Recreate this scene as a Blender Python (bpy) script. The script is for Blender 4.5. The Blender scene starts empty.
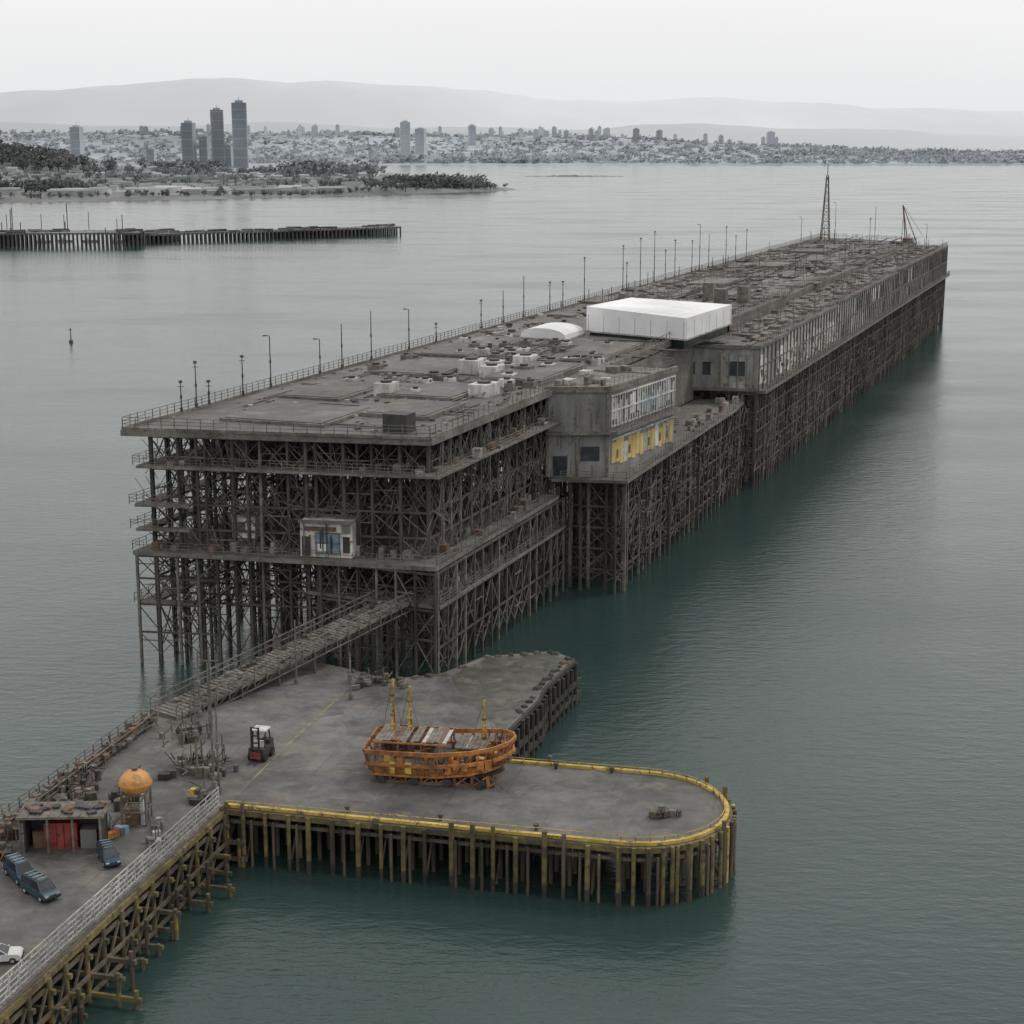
import bpy, math, random
from mathutils import Vector, Matrix, noise
R=random.Random(11)
sc=bpy.context.scene
# ------------------------------------------------------------------ helpers
class Batch:
    def __init__(s): s.v=[];s.f=[];s.m=[];s.sm=[]
    def raw(s,vs,fs,mi=0,smooth=False):
        o=len(s.v); s.v.extend([tuple(v) for v in vs])
        for f in fs:
            s.f.append(tuple(o+i for i in f)); s.m.append(mi); s.sm.append(smooth)
    def beam(s,p,q,w,h=None,mi=0):
        h=w if h is None else h
        p=Vector(p);q=Vector(q);d=q-p
        if d.length<1e-5:return
        d.normalize()
        up=Vector((0,0,1)) if abs(d.z)<0.95 else Vector((0.356,0.934,0))
        a=d.cross(up).normalized()*(w/2); b=a.normalized().cross(d)*(h/2)
        vs=[p-a-b,p+a-b,p+a+b,p-a+b,q-a-b,q+a-b,q+a+b,q-a+b]
        s.raw(vs,[(0,1,2,3),(7,6,5,4),(0,4,5,1),(1,5,6,2),(2,6,7,3),(3,7,4,0)],mi)
    def box(s,c,size,rot=0,mi=0,top=1.0,topy=None):
        x,y,z=[k/2 for k in size]; cr,sr=math.cos(rot),math.sin(rot); topy=top if topy is None else topy
        vs=[]
        for dz,k,ky in((-z,1,1),(z,top,topy)):
            for dx,dy in((-x,-y),(x,-y),(x,y),(-x,y)):
                X=dx*k;Y=dy*ky
                vs.append((c[0]+X*cr-Y*sr,c[1]+X*sr+Y*cr,c[2]+dz))
        s.raw(vs,[(3,2,1,0),(4,5,6,7),(0,1,5,4),(1,2,6,5),(2,3,7,6),(3,0,4,7)],mi)
    def prism(s,poly,z0,z1,mi=0,mtop=None):
        n=len(poly); area=sum(poly[i][0]*poly[(i+1)%n][1]-poly[(i+1)%n][0]*poly[i][1] for i in range(n))
        if area<0: poly=poly[::-1]
        vs=[(p[0],p[1],z0) for p in poly]+[(p[0],p[1],z1) for p in poly]
        s.raw(vs,[tuple(range(n-1,-1,-1))]+[(i,(i+1)%n,n+(i+1)%n,n+i) for i in range(n)],mi)
        o=len(s.v)-2*n
        s.f.append(tuple(o+n+i for i in range(n))); s.m.append(mi if mtop is None else mtop); s.sm.append(False)
    def cyl(s,p,q,r,n=8,r2=None,mi=0,smooth=True):
        r2=r if r2 is None else r2
        p=Vector(p);q=Vector(q);d=(q-p).normalized()
        up=Vector((0,0,1)) if abs(d.z)<0.95 else Vector((1,0,0))
        a=d.cross(up).normalized();b=a.cross(d)
        vs=[]
        for c,rr in((p,r),(q,r2)):
            for i in range(n):
                t=2*math.pi*i/n; vs.append(c+a*rr*math.cos(t)+b*rr*math.sin(t))
        s.raw(vs,[(i,n+i,n+(i+1)%n,(i+1)%n) for i in range(n)],mi,smooth)
        s.raw(vs,[tuple(range(n)),tuple(range(2*n-1,n-1,-1))],mi)
    def sphere(s,c,r,mi=0,n=16,m=10,sz=1.0):
        vs=[];fs=[]
        for j in range(m+1):
            ph=math.pi*j/m
            for i in range(n):
                t=2*math.pi*i/n
                vs.append((c[0]+r*math.sin(ph)*math.cos(t),c[1]+r*math.sin(ph)*math.sin(t),c[2]+r*sz*math.cos(ph)))
        for j in range(m):
            for i in range(n):
                fs.append((j*n+i,(j+1)*n+i,(j+1)*n+(i+1)%n,j*n+(i+1)%n))
        s.raw(vs,fs,mi,True)
    def make(s,name,mats,parent=None):
        me=bpy.data.meshes.new(name); me.from_pydata(s.v,[],s.f)
        for m in mats: me.materials.append(m)
        me.polygons.foreach_set('material_index',s.m)
        me.polygons.foreach_set('use_smooth',s.sm)
        me.update()
        ob=bpy.data.objects.new(name,me); sc.collection.objects.link(ob)
        if parent: ob.parent=parent
        return ob
def empty(name):
    e=bpy.data.objects.new(name,None); sc.collection.objects.link(e); return e

def mat(name,c1,c2,scale=0.5,rough=0.8,metal=0,bump=0.0,bscale=None,c3=None,streak=False,spots=None):
    m=bpy.data.materials.new(name); m.use_nodes=True; nt=m.node_tree; N=nt.nodes; K=nt.links
    b=N['Principled BSDF']; b.inputs['Roughness'].default_value=rough; b.inputs['Metallic'].default_value=metal
    g=N.new('ShaderNodeNewGeometry')
    mp=N.new('ShaderNodeMapping'); K.new(g.outputs['Position'],mp.inputs['Vector'])
    if streak: mp.inputs['Scale'].default_value=(1,1,0.18)
    n=N.new('ShaderNodeTexNoise'); n.inputs['Scale'].default_value=scale; n.inputs['Detail'].default_value=6; n.inputs['Roughness'].default_value=0.65
    K.new(mp.outputs[0],n.inputs['Vector'])
    r=N.new('ShaderNodeValToRGB'); e=r.color_ramp.elements
    e[0].position=0.36;e[0].color=(*c1,1);e[1].position=0.64;e[1].color=(*c2,1)
    if c3: 
        x=e.new(0.72); x.color=(*c3,1)
    K.new(n.outputs['Fac'],r.inputs[0])
    col=r.outputs[0]
    n2=N.new('ShaderNodeTexNoise'); n2.inputs['Scale'].default_value=scale*0.13; n2.inputs['Detail'].default_value=4
    K.new(g.outputs['Position'],n2.inputs['Vector'])
    mr=N.new('ShaderNodeMapRange'); mr.inputs[1].default_value=0.35;mr.inputs[2].default_value=0.65;mr.inputs[3].default_value=0.68;mr.inputs[4].default_value=1.22
    K.new(n2.outputs['Fac'],mr.inputs[0])
    mx=N.new('ShaderNodeVectorMath'); mx.operation='SCALE'; K.new(col,mx.inputs[0]); K.new(mr.outputs[0],mx.inputs['Scale'])
    col=mx.outputs[0]
    if spots:
        n3=N.new('ShaderNodeTexNoise'); n3.inputs['Scale'].default_value=spots[1]; n3.inputs['Detail'].default_value=7; n3.inputs['Roughness'].default_value=0.7
        K.new(g.outputs['Position'],n3.inputs['Vector'])
        m3=N.new('ShaderNodeMapRange'); m3.inputs[1].default_value=spots[2];m3.inputs[2].default_value=spots[2]+0.08
        K.new(n3.outputs['Fac'],m3.inputs[0])
        mm=N.new('ShaderNodeMix'); mm.data_type='RGBA'; K.new(m3.outputs[0],mm.inputs[0]); K.new(col,mm.inputs[6]); mm.inputs[7].default_value=(*spots[0],1)
        col=mm.outputs[2]
    K.new(col,b.inputs['Base Color'])
    if bump:
        bn=N.new('ShaderNodeBump'); bn.inputs['Strength'].default_value=bump; bn.inputs['Distance'].default_value=0.1
        nb=N.new('ShaderNodeTexNoise'); nb.inputs['Scale'].default_value=bscale or scale*4; nb.inputs['Detail'].default_value=6
        K.new(g.outputs['Position'],nb.inputs['Vector']); K.new(nb.outputs['Fac'],bn.inputs['Height']); K.new(bn.outputs[0],b.inputs['Normal'])
    return m

def deckmat(name,c1,c2,brown,panel=6.0,rot=0.364):
    m=mat(name,c1,c2,0.5,0.85,0,0.3,4.0,spots=(brown,0.3,0.54)); nt=m.node_tree;N=nt.nodes;K=nt.links
    b=N['Principled BSDF']; src=b.inputs['Base Color'].links[0].from_socket
    g=N.new('ShaderNodeNewGeometry'); mp=N.new('ShaderNodeMapping'); mp.inputs['Rotation'].default_value=(0,0,rot); K.new(g.outputs['Position'],mp.inputs[0])
    br=N.new('ShaderNodeTexBrick'); br.inputs['Scale'].default_value=1; br.inputs['Brick Width'].default_value=panel; br.inputs['Row Height'].default_value=panel*0.8
    br.inputs['Mortar Size'].default_value=0.05; br.inputs['Color1'].default_value=(0.9,0.9,0.9,1); br.inputs['Color2'].default_value=(1.08,1.07,1.05,1); br.inputs['Mortar'].default_value=(0.72,0.72,0.72,1)
    K.new(mp.outputs[0],br.inputs['Vector'])
    v=N.new('ShaderNodeVectorMath'); v.operation='MULTIPLY'; K.new(src,v.inputs[0]); K.new(br.outputs[0],v.inputs[1])
    n=N.new('ShaderNodeTexNoise'); n.inputs['Scale'].default_value=0.09; n.inputs['Detail'].default_value=9; n.inputs['Roughness'].default_value=0.75; K.new(g.outputs['Position'],n.inputs['Vector'])
    mr=N.new('ShaderNodeMapRange'); mr.inputs[1].default_value=0.38;mr.inputs[2].default_value=0.58;mr.inputs[3].default_value=0.58;mr.inputs[4].default_value=1.18; K.new(n.outputs['Fac'],mr.inputs[0])
    v2=N.new('ShaderNodeVectorMath'); v2.operation='SCALE'; K.new(v.outputs[0],v2.inputs[0]); K.new(mr.outputs[0],v2.inputs['Scale'])
    K.new(v2.outputs[0],b.inputs['Base Color'])
    mr2=N.new('ShaderNodeMapRange'); mr2.inputs[1].default_value=.35;mr2.inputs[2].default_value=.55;mr2.inputs[3].default_value=.42;mr2.inputs[4].default_value=.9
    K.new(n.outputs['Fac'],mr2.inputs[0]); K.new(mr2.outputs[0],b.inputs['Roughness'])
    return m

M={}
M['deck']=deckmat('roof_deck',(0.095,0.092,0.087),(0.165,0.158,0.146),(0.12,0.103,0.086))
M['asph']=deckmat('wharf_asphalt',(0.085,0.085,0.083),(0.14,0.137,0.13),(0.14,0.13,0.11),9.0,0.235)
M['steel']=mat('dark_rusty_steel',(0.036,0.033,0.031),(0.088,0.074,0.064),0.8,0.75,0,0,c3=(0.15,0.105,0.075),streak=True)
M['steel2']=mat('weathered_steel',(0.09,0.083,0.074),(0.19,0.168,0.143),1.2,0.75,0,0,c3=(0.25,0.185,0.13))
M['edge']=mat('concrete_edge',(0.10,0.093,0.083),(0.195,0.18,0.158),1.3,0.85,0,0,spots=((0.07,0.057,0.047),1.2,0.56))
M['conc']=mat('stained_concrete',(0.14,0.141,0.138),(0.25,0.248,0.24),0.5,0.85,0,0.2,streak=True,spots=((0.12,0.098,0.075),0.5,0.6))
M['conc2']=mat('pale_concrete',(0.24,0.237,0.227),(0.42,0.41,0.385),0.7,0.85,0,0,streak=True,spots=((0.14,0.115,0.09),0.6,0.54))
M['white']=mat('white_paint',(0.64,0.65,0.66),(0.78,0.78,0.78),0.12,0.6,0,0,spots=((.52,.51,.49),.35,.6))
M['offw']=mat('worn_white_paint',(0.36,0.355,0.34),(0.62,0.605,0.57),1.5,0.7,0,0,streak=True,spots=((0.15,0.115,0.085),1.5,0.56))
M['glass']=mat('window_glass',(0.02,0.025,0.03),(0.05,0.06,0.07),0.6,0.15)
M['blue']=mat('blue_panel',(0.12,0.19,0.26),(0.22,0.32,0.40),1.0,0.4)
M['yell']=mat('yellow_panel',(0.42,0.31,0.10),(0.60,0.46,0.17),1.2,0.6,0,0,streak=True,spots=((0.4,0.38,0.33),1.0,0.6))
M['rust']=mat('rust',(0.085,0.053,0.037),(0.18,0.11,0.07),1.5,0.8,0,0)
M['orange']=mat('orange_paint',(0.20,0.075,0.025),(0.46,0.19,0.045),1.1,0.7,0,0,c3=(0.48,0.27,0.08),spots=((0.085,0.055,0.038),1.3,0.56))
M['ypaint']=mat('yellow_paint',(0.36,0.25,0.05),(0.55,0.39,0.09),1.5,0.7,0,0,spots=((0.13,0.10,0.06),1.2,0.53))
M['moss']=mat('mossy_timber',(0.085,0.07,0.042),(0.21,0.165,0.055),0.9,0.9,0,0,c3=(0.34,0.26,0.06),spots=((0.055,0.048,0.038),0.8,0.52))
M['timber']=mat('old_timber',(0.05,0.042,0.032),(0.135,0.108,0.074),0.9,0.9,0,0.3,streak=True,c3=(0.23,0.175,0.08))
M['wet']=mat('wet_dark_timber',(0.022,0.022,0.02),(0.055,0.05,0.042),0.9,0.7,0,0.3)
M['galv']=mat('galvanised_rail',(0.34,0.34,0.33),(0.55,0.54,0.51),1.0,0.6,0.1,0,spots=((0.16,0.115,0.08),1.5,0.58))
M['black']=mat('black_paint',(0.022,0.022,0.023),(0.05,0.049,0.048),1.0,0.6)
M['rubber']=mat('tyre_rubber',(0.012,0.012,0.012),(0.025,0.025,0.025),3,0.9)
M['red']=mat('red_paint',(0.20,0.03,0.025),(0.32,0.06,0.045),1.2,0.55,0,0,spots=((0.07,0.03,0.03),1.4,.55))
def hazem(name,c1,c2,scale): return mat(name,c1,c2,scale,1.0)  # distant land: aerial haze painted into the base colour, no fog volume

# ------------------------------------------------------------------ pier frame
O=Vector((-46,188,0)); E=Vector((0.356,0.934,0)).normalized(); Nn=Vector((E.y,-E.x,0))
def L(s,r,z=0): 
    p=O+E*s+Nn*r; return Vector((p.x,p.y,z))
def L2(s,r): p=L(s,r); return (p.x,p.y)
PR=math.atan2(E.y,E.x)
def fs(r): return 0.2*r
pier=empty('pier')

def rail(B,pts,h=1.15,step=2.0,w=0.07,n=3,mi=0,jit=0.0,drop=0.0):
    for a,b in zip(pts[:-1],pts[1:]):
        a=Vector(a);b=Vector(b);k=max(1,int((b-a).length/step)); up=Vector((0,0,1))
        for i in range(k+1):
            p=a.lerp(b,i/k); hh=h+R.uniform(-jit,jit)
            B.beam(p,p+up*hh,w,w,mi)
        for j in range(n):
            z=h*(j+1)/n
            if drop:
                for i in range(k):
                    if R.random()>drop: B.beam(a.lerp(b,i/k)+up*(z+R.uniform(-.05,.05)),a.lerp(b,(i+1)/k)+up*(z+R.uniform(-.05,.05)),w*.8,w*.8,mi)
            else: B.beam(a+up*z,b+up*z,w*0.8,w*0.8,mi)

def lattice(B,a,b,levels,sp,pw,bw,bp=0.8,zb=-3,mi=0,mb=0,horiz=True,pl=0.0):
    a=Vector((a[0],a[1],0));b=Vector((b[0],b[1],0));k=max(1,int(round((b-a).length/sp)))
    cols=[a.lerp(b,i/k) for i in range(k+1)]
    top=max(levels)
    for p in cols:
        j=Vector((R.uniform(-.15,.15),R.uniform(-.15,.15),0))
        B.beam(p+j+Vector((0,0,zb)),p+Vector((0,0,top)),pw*R.uniform(.75,1.2),pw*R.uniform(.75,1.2),1 if R.random()<pl else mi)
    if horiz:
        for z in levels:
            B.beam(a+Vector((0,0,z-pw*0.5)),b+Vector((0,0,z-pw*0.5)),pw*0.7,pw*.8,mb)
    ls=sorted(levels)
    def m_(): return 1 if R.random()<pl else mi
    for p,q in zip(cols[:-1],cols[1:]):
        for z0,z1 in zip([1.2]+ls,ls):
            if z1-z0<1.5: continue
            if R.random()<bp: B.beam(p+Vector((0,0,z0)),q+Vector((0,0,z1-.3)),bw,bw,m_())
            if R.random()<bp: B.beam(q+Vector((0,0,z0)),p+Vector((0,0,z1-.3)),bw,bw,m_())
            if R.random()<0.5:
                zm=z0+(z1-z0)*R.uniform(.35,.65); B.beam(p+Vector((0,0,zm)),q+Vector((0,0,zm)),bw,bw,m_())

# ---- decks
B=Batch()
B.prism([L2(-0.8,0.6),L2(6.2,37.2),L2(431.5,37.2),L2(455,-0.8)],27.3,28.0,1,0)
def kerb(B,pts,w,h,mi):
    for a,b in zip(pts[:-1],pts[1:]): B.beam(Vector(a)+Vector((0,0,h/2)),Vector(b)+Vector((0,0,h/2)),w,h,mi)
kerb(B,[L(454,-.6,28),L(-.6,0.8,28),L(6.1,37,28),L(46,37,28)],0.35,0.35,1)
kerb(B,[L(74,37,28),L(128,37,28)],0.35,0.5,1)
B.prism([L2(1.0,3.2),L2(7.2,36.2),L2(120,36.2),L2(120,3.2)],23.5,23.8,1,0)
B.prism([L2(-1.6,2.0),L2(4.0,38.6),L2(46,38.6),L2(46,2.0)],13.3,13.8,1,0)
B.prism([L2(4.0,22),L2(3.4,39.2),L2(47,39.2),L2(47,22)],9.0,9.4,1,0)
def ledge(B,pts,wid,z,th=0.28):
    for a,b in zip(pts[:-1],pts[1:]):
        a=Vector((a[0],a[1],z-th/2));b=Vector((b[0],b[1],z-th/2)); B.beam(a,b,wid,th,1)
ledge(B,[L(46,3.0),L(0.2,3.0)],1.8,23.82)
ledge(B,[L(0,2.3),L(6.4,37.5)],1.5,23.86)
ledge(B,[L(5.5,37.3),L(48,37.3)],2.0,23.9)
for z,wd in((19.3,2.0),(16.4,1.4),(7.4,2.0)):
    ledge(B,[L(60,2.9),L(-.5,2.9)],wd,z+0.02)
    ledge(B,[L(-.6,2.2),L(0.9,8.6)],1.4,z+0.05)
B.make('deck_slabs',[M['deck'],M['edge']],pier)

# ---- front section lattice
B=Batch()
lv=[7.4,10.4,13.3,16.3,19.3,23.5,27.3]
lvi=[7.4,13.3,19.3,23.5,27.3]
fl=lambda r,o=0: L(fs(r)+o,r)
for o,bp in((0.2,.9),(4,.7),(9,.6),(16,.5),(26,.4),(38,.3)):
    lattice(B,fl(3.5,o),fl(36.2,o),lv if o<1 else lvi,3.4 if o<5 else 4.2,0.32 if o<1 else .28,0.11,bp,pl=.4 if o<5 else 0.1)
for r in (3.6,9,15,22,28,33,36.2):
    out=r in(3.6,36.2)
    lattice(B,L(fs(r)+.2,r),L(48,r),lv if out else lvi,3.1 if out else 4,0.32,0.11,.85 if out or r==33 else .45,pl=.4 if out else 0.1)
lattice(B,L(3.6,24),L(2.9,38.8),[5.5,9.0,13.3],2.4,0.28,0.11,.9,pl=.4)
lattice(B,L(3.5,38.9),L(47,38.9),[4.5,9.0,13.3],2.8,0.3,0.11,.9,pl=.4)
lattice(B,L(-1.4,2.4),L(.8,12),[4,7.4,10.6,13.3],2.4,0.26,0.10,.9,pl=.4)
for r in (3,11,19,27,36,41,46):
    s0=48; s1=125
    lv2=[3,6,9,12,15.5] if r>36 else [6,11.5,16,22,27]
    lattice(B,L(s0,r),L(s1,r),lv2,2.8 if r>40 else 4,0.34,0.11,.8 if r>30 else .4,pl=.35 if r>40 else 0)
for s in(49.3,60,72,90,118):
    lattice(B,L(s,36.5),L(s+.5,46.8),[3,6,9,12,15.5],2.6,0.34,0.12,.9,pl=.3)
for r in (1,8,15,22,29,35,40,45,48.2):
    s1=424+ (49.5-r)*0.58
    out=r>44
    lattice(B,L(125.5,r),L(s1,r),([3.5,7,10.5,14,17.3] if r>47 else [5,11,17.3]) if r>36 else [5,11,17.3,27],2.5 if out else 5,0.38 if out else .45,0.13,.7 if out else .25,pl=.35 if out else 0)
for s in (125.5,131,150,170,200,240,300,360):
    lattice(B,L(s,36),L(s,48),[4,7.5,11,14,17.3],2.6,0.38,0.13,.8,pl=.3)
lattice(B,L(424,48.2),L(453,0),[5,11,17.3,27],3,0.5,0.17,.7)
B.make('piles_and_bracing',[M['steel'],M['steel2']],pier)

B=Batch()
for i in range(800):
    r=R.uniform(3.2,36.4); z=R.choice([14,19.3,23.9,9.4]); 
    p=fl(r,R.uniform(-.4,1.2)); p.z=z; q=p+Vector((R.uniform(-2.5,2.5),R.uniform(-.4,.4),R.uniform(-3.2,3.2)))
    B.beam(p,q,0.06,0.06,R.choice([0,0,1]))
for i in range(900):
    s=R.uniform(8,48); r=36.4+R.uniform(-.4,.7); p=L(s,r,R.choice([9.4,13.8,19,23.8])); q=p+E*R.uniform(-2.5,2.5)+Vector((0,0,R.uniform(-3,3.2)))
    B.beam(p,q,0.06,0.06,R.choice([0,0,1]))
for i in range(1000):
    s=R.uniform(48,420); rr=46.9 if s<125 else 48.6
    p=L(s,rr,R.uniform(4,16)); q=p+E*R.uniform(-3,3)+Vector((0,0,R.uniform(-4,1))); B.beam(p,q,0.08,0.08,R.choice([0,0,1]))
for i in range(150):
    t=R.random()
    if t<.4: r=R.uniform(4,36); p=fl(r,R.uniform(-.6,2.5)); z=R.choice([13.8,13.8,23.8])
    elif t<.8: p=L(R.uniform(8,46),R.uniform(35.4,38),0); z=R.choice([13.8,9.4,23.9])
    else: p=L(R.uniform(50,122),R.uniform(42,46),0); z=16.0
    h=R.uniform(.3,1.3); B.box((p.x,p.y,z+h/2),(R.uniform(.4,1.8),R.uniform(.4,1),h),PR+R.choice([0,.2]),R.choice([0,1,0,2,3]))
B.make('hangers_and_stores',[M['steel2'],M['edge'],M['rust'],M['conc2']],pier)

# ---- railings
B=Batch()
rail(B,[L(454,-.6,28.3),L(-.6,0.8,28.3),L(6.1,37,28.3),L(47,37,28.3)],1.2,1.6,0.08,3,0,0.15)
rail(B,[L(74,37,28.3),L(431,37,28.3),L(454,-1,28.3)],1.3,2.2,0.1,3,0,0.3,.15)
rail(B,[L(46,2.2,23.9),L(-.4,1.8,23.9),L(5.6,38.0,23.9),L(48,38.2,23.9)],1.1,1.4,0.06,3,0,.1,.08)
rail(B,[L(46,2.0,13.9),L(-1.6,2.0,13.9),L(4.0,38.6,13.9),L(46,38.6,13.9)],1.1,1.4,0.06,3,0,.1,.08)
rail(B,[L(3.4,26,9.4),L(3.5,39.1,9.4),L(47,39.1,9.4)],1.1,1.4,0.06,3,0,.1,.1)
for z in(19.3,16.4,7.4):
    rail(B,[L(50,2.0,z),L(-1.2,1.6,z),L(0.6,8,z)],1.1,1.5,0.06,3,0,.1,.1)
rail(B,[L(48.5,47.4,16),L(115,46.9,16),L(125,46,16)],1.1,1.6,0.08,3,0,.1,.08)
rail(B,[L(48.5,47.4,16),L(46.4,38.6,16)],1.1,1.6,0.08,3)
rail(B,[L(125.5,49.7,17.8),L(424,49.7,17.8)],1.2,2.0,0.1,3,0,.15,.1)
B.make('railings',[M['steel2']],pier)

B=Batch()
B.prism([L2(46,37.4),L2(48.3,47.6),L2(115,47.1),L2(125,46.2),L2(125,37.4)],15.6,16.0,1,0)
B.prism([L2(125.3,36.5),L2(125.6,49.9),L2(424.5,49.9),L2(431.5,36.5)],17.3,17.8,1,0)
B.prism([L2(127,1),L2(127,36.4),L2(431,36.4),L2(452,0)],16.8,17.2,1,0)
B.prism([L2(60,3.3),L2(60,36.3),L2(127,36.3),L2(127,3.3)],15.2,15.6,1,0)
B.beam(L(74.2,36.9,21.5),L(124,36.9,21.5),0.3,11,1)
B.beam(L(150,37.12,25.9),L(431,37.12,25.9),0.1,2.9,1)
B.beam(L(454.5,0.2,22),L(127,1.2,22),0.25,10,1)
B.beam(L(426,46.5,22),L(453.5,0,22),0.3,10,1)
for k in range(14):
    B.beam(L(84+k*.9,40,22-k*.43),L(84+k*.9,42,22-k*.43),0.5,0.12,1)
B.make('side_walkways',[M['deck'],M['edge']],pier)

# ---- rooftop clutter
B=Batch()
def onroof(s,r,w,d,h,mi,rot=0,z=28.0,top=1): 
    p=L(s,r,z+h/2); B.box(p,(w,d,h),PR+rot,mi,top)
for (s,r,w,d,h) in [(16,15,14,14,.35),(24,27,12,9,.5),(36,10,16,9,.3),(40,23,14,11,.45),(62,12,18,12,.4),(60,30,20,9,.8),(88,9,26,9,.4),(88,30,26,9,.5)]:
    onroof(s,r,w,d,h,1); onroof(s,r,w-1.0,d-1.0,h+.1,0)
onroof(9.8,31.5,2.6,3.0,2.2,3)
def hvac(s,r,w,d,h,mi):
    onroof(s,r,w,d,h,mi); 
    p=L(s,r,28+h); B.cyl(p,p+Vector((0,0,.3)),min(w,d)*.33,10,mi=3)
    onroof(s+w*.5+.3,r,.5,d*.5,h*.6,2)
for i in range(60):
    s=R.uniform(36,106); r=R.uniform(5,34)
    if 98<s and 10<r: continue
    hvac(s,r,R.uniform(.8,2.2),R.uniform(.8,2),R.uniform(.4,1.2),R.choice([1,2,4,4,1,6]))
for i in range(34):
    s=R.uniform(48,84); r=R.uniform(16,35)
    hvac(s,r,R.uniform(1.2,3.6),R.uniform(1,2.6),R.uniform(.4,1.3),R.choice([1,2,4,1,6]))
for s,r in((60,20),(64,22),(66,18),(58,24),(40,30),(35,18),(72,24)):
    hvac(s,r,R.uniform(2.4,4.5),R.uniform(2,3),R.uniform(1.2,2.0),4)
for i in range(140):
    s=R.uniform(10,106); r=R.uniform(2,35); a=L(s,r,28.15)
    q=a+(E if R.random()<.6 else Nn)*R.uniform(3,12)
    B.cyl(a,q,0.09,6,mi=R.choice([2,3,1]))
for i in range(1300):
    s=R.uniform(8,430); r=R.uniform(1.5,36)
    if 94<s<142 and 10<r: continue
    x=R.uniform(.15,.6) if s<100 else R.uniform(.25,1.2)
    B.box(L(s,r,28+x*.2),(x*R.uniform(.6,2),x,x*.5),PR+R.random(),R.choice([0,1,2,3,6]))
for i in range(420):
    s=R.uniform(142,430); r=R.uniform(1.5,36)
    t=R.random()
    if t<.5: onroof(s,r,R.uniform(3,14),R.uniform(2,6),R.uniform(.15,.5),R.choice([0,0,1,1,3]))
    elif t<.68: onroof(s,r,R.uniform(.8,3),R.uniform(.8,2.4),R.uniform(.4,1.4),R.choice([1,2,2,3,6]))
    else:
        a=L(s,r,28); B.beam(a,a+Vector((0,0,R.uniform(1.5,4.5))),.12,.12,2)
for i in range(8):
    s=165+i*32; onroof(s,R.uniform(10,26),R.uniform(9,20),R.uniform(8,12),R.uniform(.5,1.1),R.choice([1,0]))
for i in range(90):
    s=R.uniform(145,425); r=R.uniform(1,35); a=L(s,r,28.6); B.beam(a,a+E*R.uniform(8,30),.2,.3,R.choice([1,2,3]))
for s,r in((172,30),(180,33),(186,24)):
    onroof(s,r,2.6,2.2,3.6,6); onroof(s,r,2.9,2.5,3.8,2,top=.9)
for i in range(12):
    s=150+i*23; rail(B,[L(s,R.uniform(2,10),28.2),L(s+R.uniform(15,30),R.uniform(12,30),28.2)],1.4,2.2,.1,2,2,.3,.2)
B.make('rooftop_equipment',[M['deck'],M['edge'],M['steel2'],M['black'],M['offw'],M['rust'],M['conc2']],pier)

# ------------------------------------------------------------------ buildings
off=empty('office_building')
B=Batch()
A0,A1,A2,A3=L2(47,36.2),L2(50.3,44.3),L2(74,47),L2(74,36.2)
B.prism([A0,A1,A2,A3],16.0,28.06,0,1)
def wallpt(P,Q,t,z,o):
    P=Vector((P[0],P[1],0));Q=Vector((Q[0],Q[1],0)); d=(Q-P).normalized(); n=Vector((d.y,-d.x,0)); p=P.lerp(Q,t)+n*o; p.z=z; return p
def band(B,P,Q,t0,t1,z0,z1,o,th,mi):
    a=wallpt(P,Q,t0,(z0+z1)/2,o);b=wallpt(P,Q,t1,(z0+z1)/2,o); B.beam(a,b,th,z1-z0,mi)
band(B,A0,A1,-.02,1.03,27.7,28.5,.1,.4,1); band(B,A1,A2,-.01,1.02,27.7,28.5,.1,.4,1)
band(B,A0,A1,0,1.03,21.9,22.3,.25,.8,1); band(B,A1,A2,0,1.02,21.9,22.3,.5,1.4,1)
band(B,A0,A1,.12,.34,16.1,18.9,.03,.1,3)
band(B,A0,A1,.55,.85,18.2,20.2,.03,.1,3)
for t in(.03,.5,.97): band(B,A0,A1,t-.02,t+.02,16,27.5,.06,.2,1)
band(B,A1,A2,.02,.98,22.9,27.0,.03,.12,3)
n=26
for i in range(n+1):
    t=.02+.96*i/n; band(B,A1,A2,t-.004,t+.004,22.9,27.1,.14,.2,2)
for i in range(n):
    t=.02+.96*(i+.5)/n
    c=R.choice([2,6,4,3,2,6]); z0=R.choice([22.9,23.2,23.8]); 
    if c!=3: band(B,A1,A2,t-.015,t+.015,z0,z0+R.uniform(2.4,3.4),.1,.1,c)
for z in(22.9,25,27.1): band(B,A1,A2,.01,.99,z-.1,z+.1,.18,.2,2)
for i in range(16):
    t=.03+.94*i/16
    z0=17.4+R.uniform(-.2,.3); band(B,A1,A2,t,t+.053,z0,20.6+R.uniform(-.6,.3),.06,.16,R.choice([5,5,5,5,2,5,6]))
    if R.random()<.5: band(B,A1,A2,t+.008,t+.03,18.2,19.4,.16,.06,R.choice([3,2,7]))
band(B,A1,A2,.03,.97,20.9,21.15,.1,.25,2)
for k in range(20):
    t=R.random(); z=R.uniform(16.5,27); band(B,A0,A1,t,t+.01,z-2,z,.05,.1,R.choice([1,7]))
B.make('office_shell',[M['conc'],M['edge'],M['offw'],M['glass'],M['blue'],M['yell'],M['conc2'],M['rust']],off)
B=Batch()
rail(B,[wallpt(A1,A2,0,22.3,1.1),wallpt(A1,A2,1,22.3,1.1)],1.1,1.2,.07,3)
rail(B,[wallpt(A0,A1,1,28.5,-.1),wallpt(A1,A2,1,28.5,-.1)],1.0,1.5,.06,2)
for i in range(16):
    p=L(R.uniform(50,72),R.uniform(36.5,43),28.1); h=R.uniform(.3,1.1); B.box((p.x,p.y,28.1+h/2),(R.uniform(.5,2.4),R.uniform(.5,1.8),h),PR,R.choice([0,1,2]))
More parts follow.
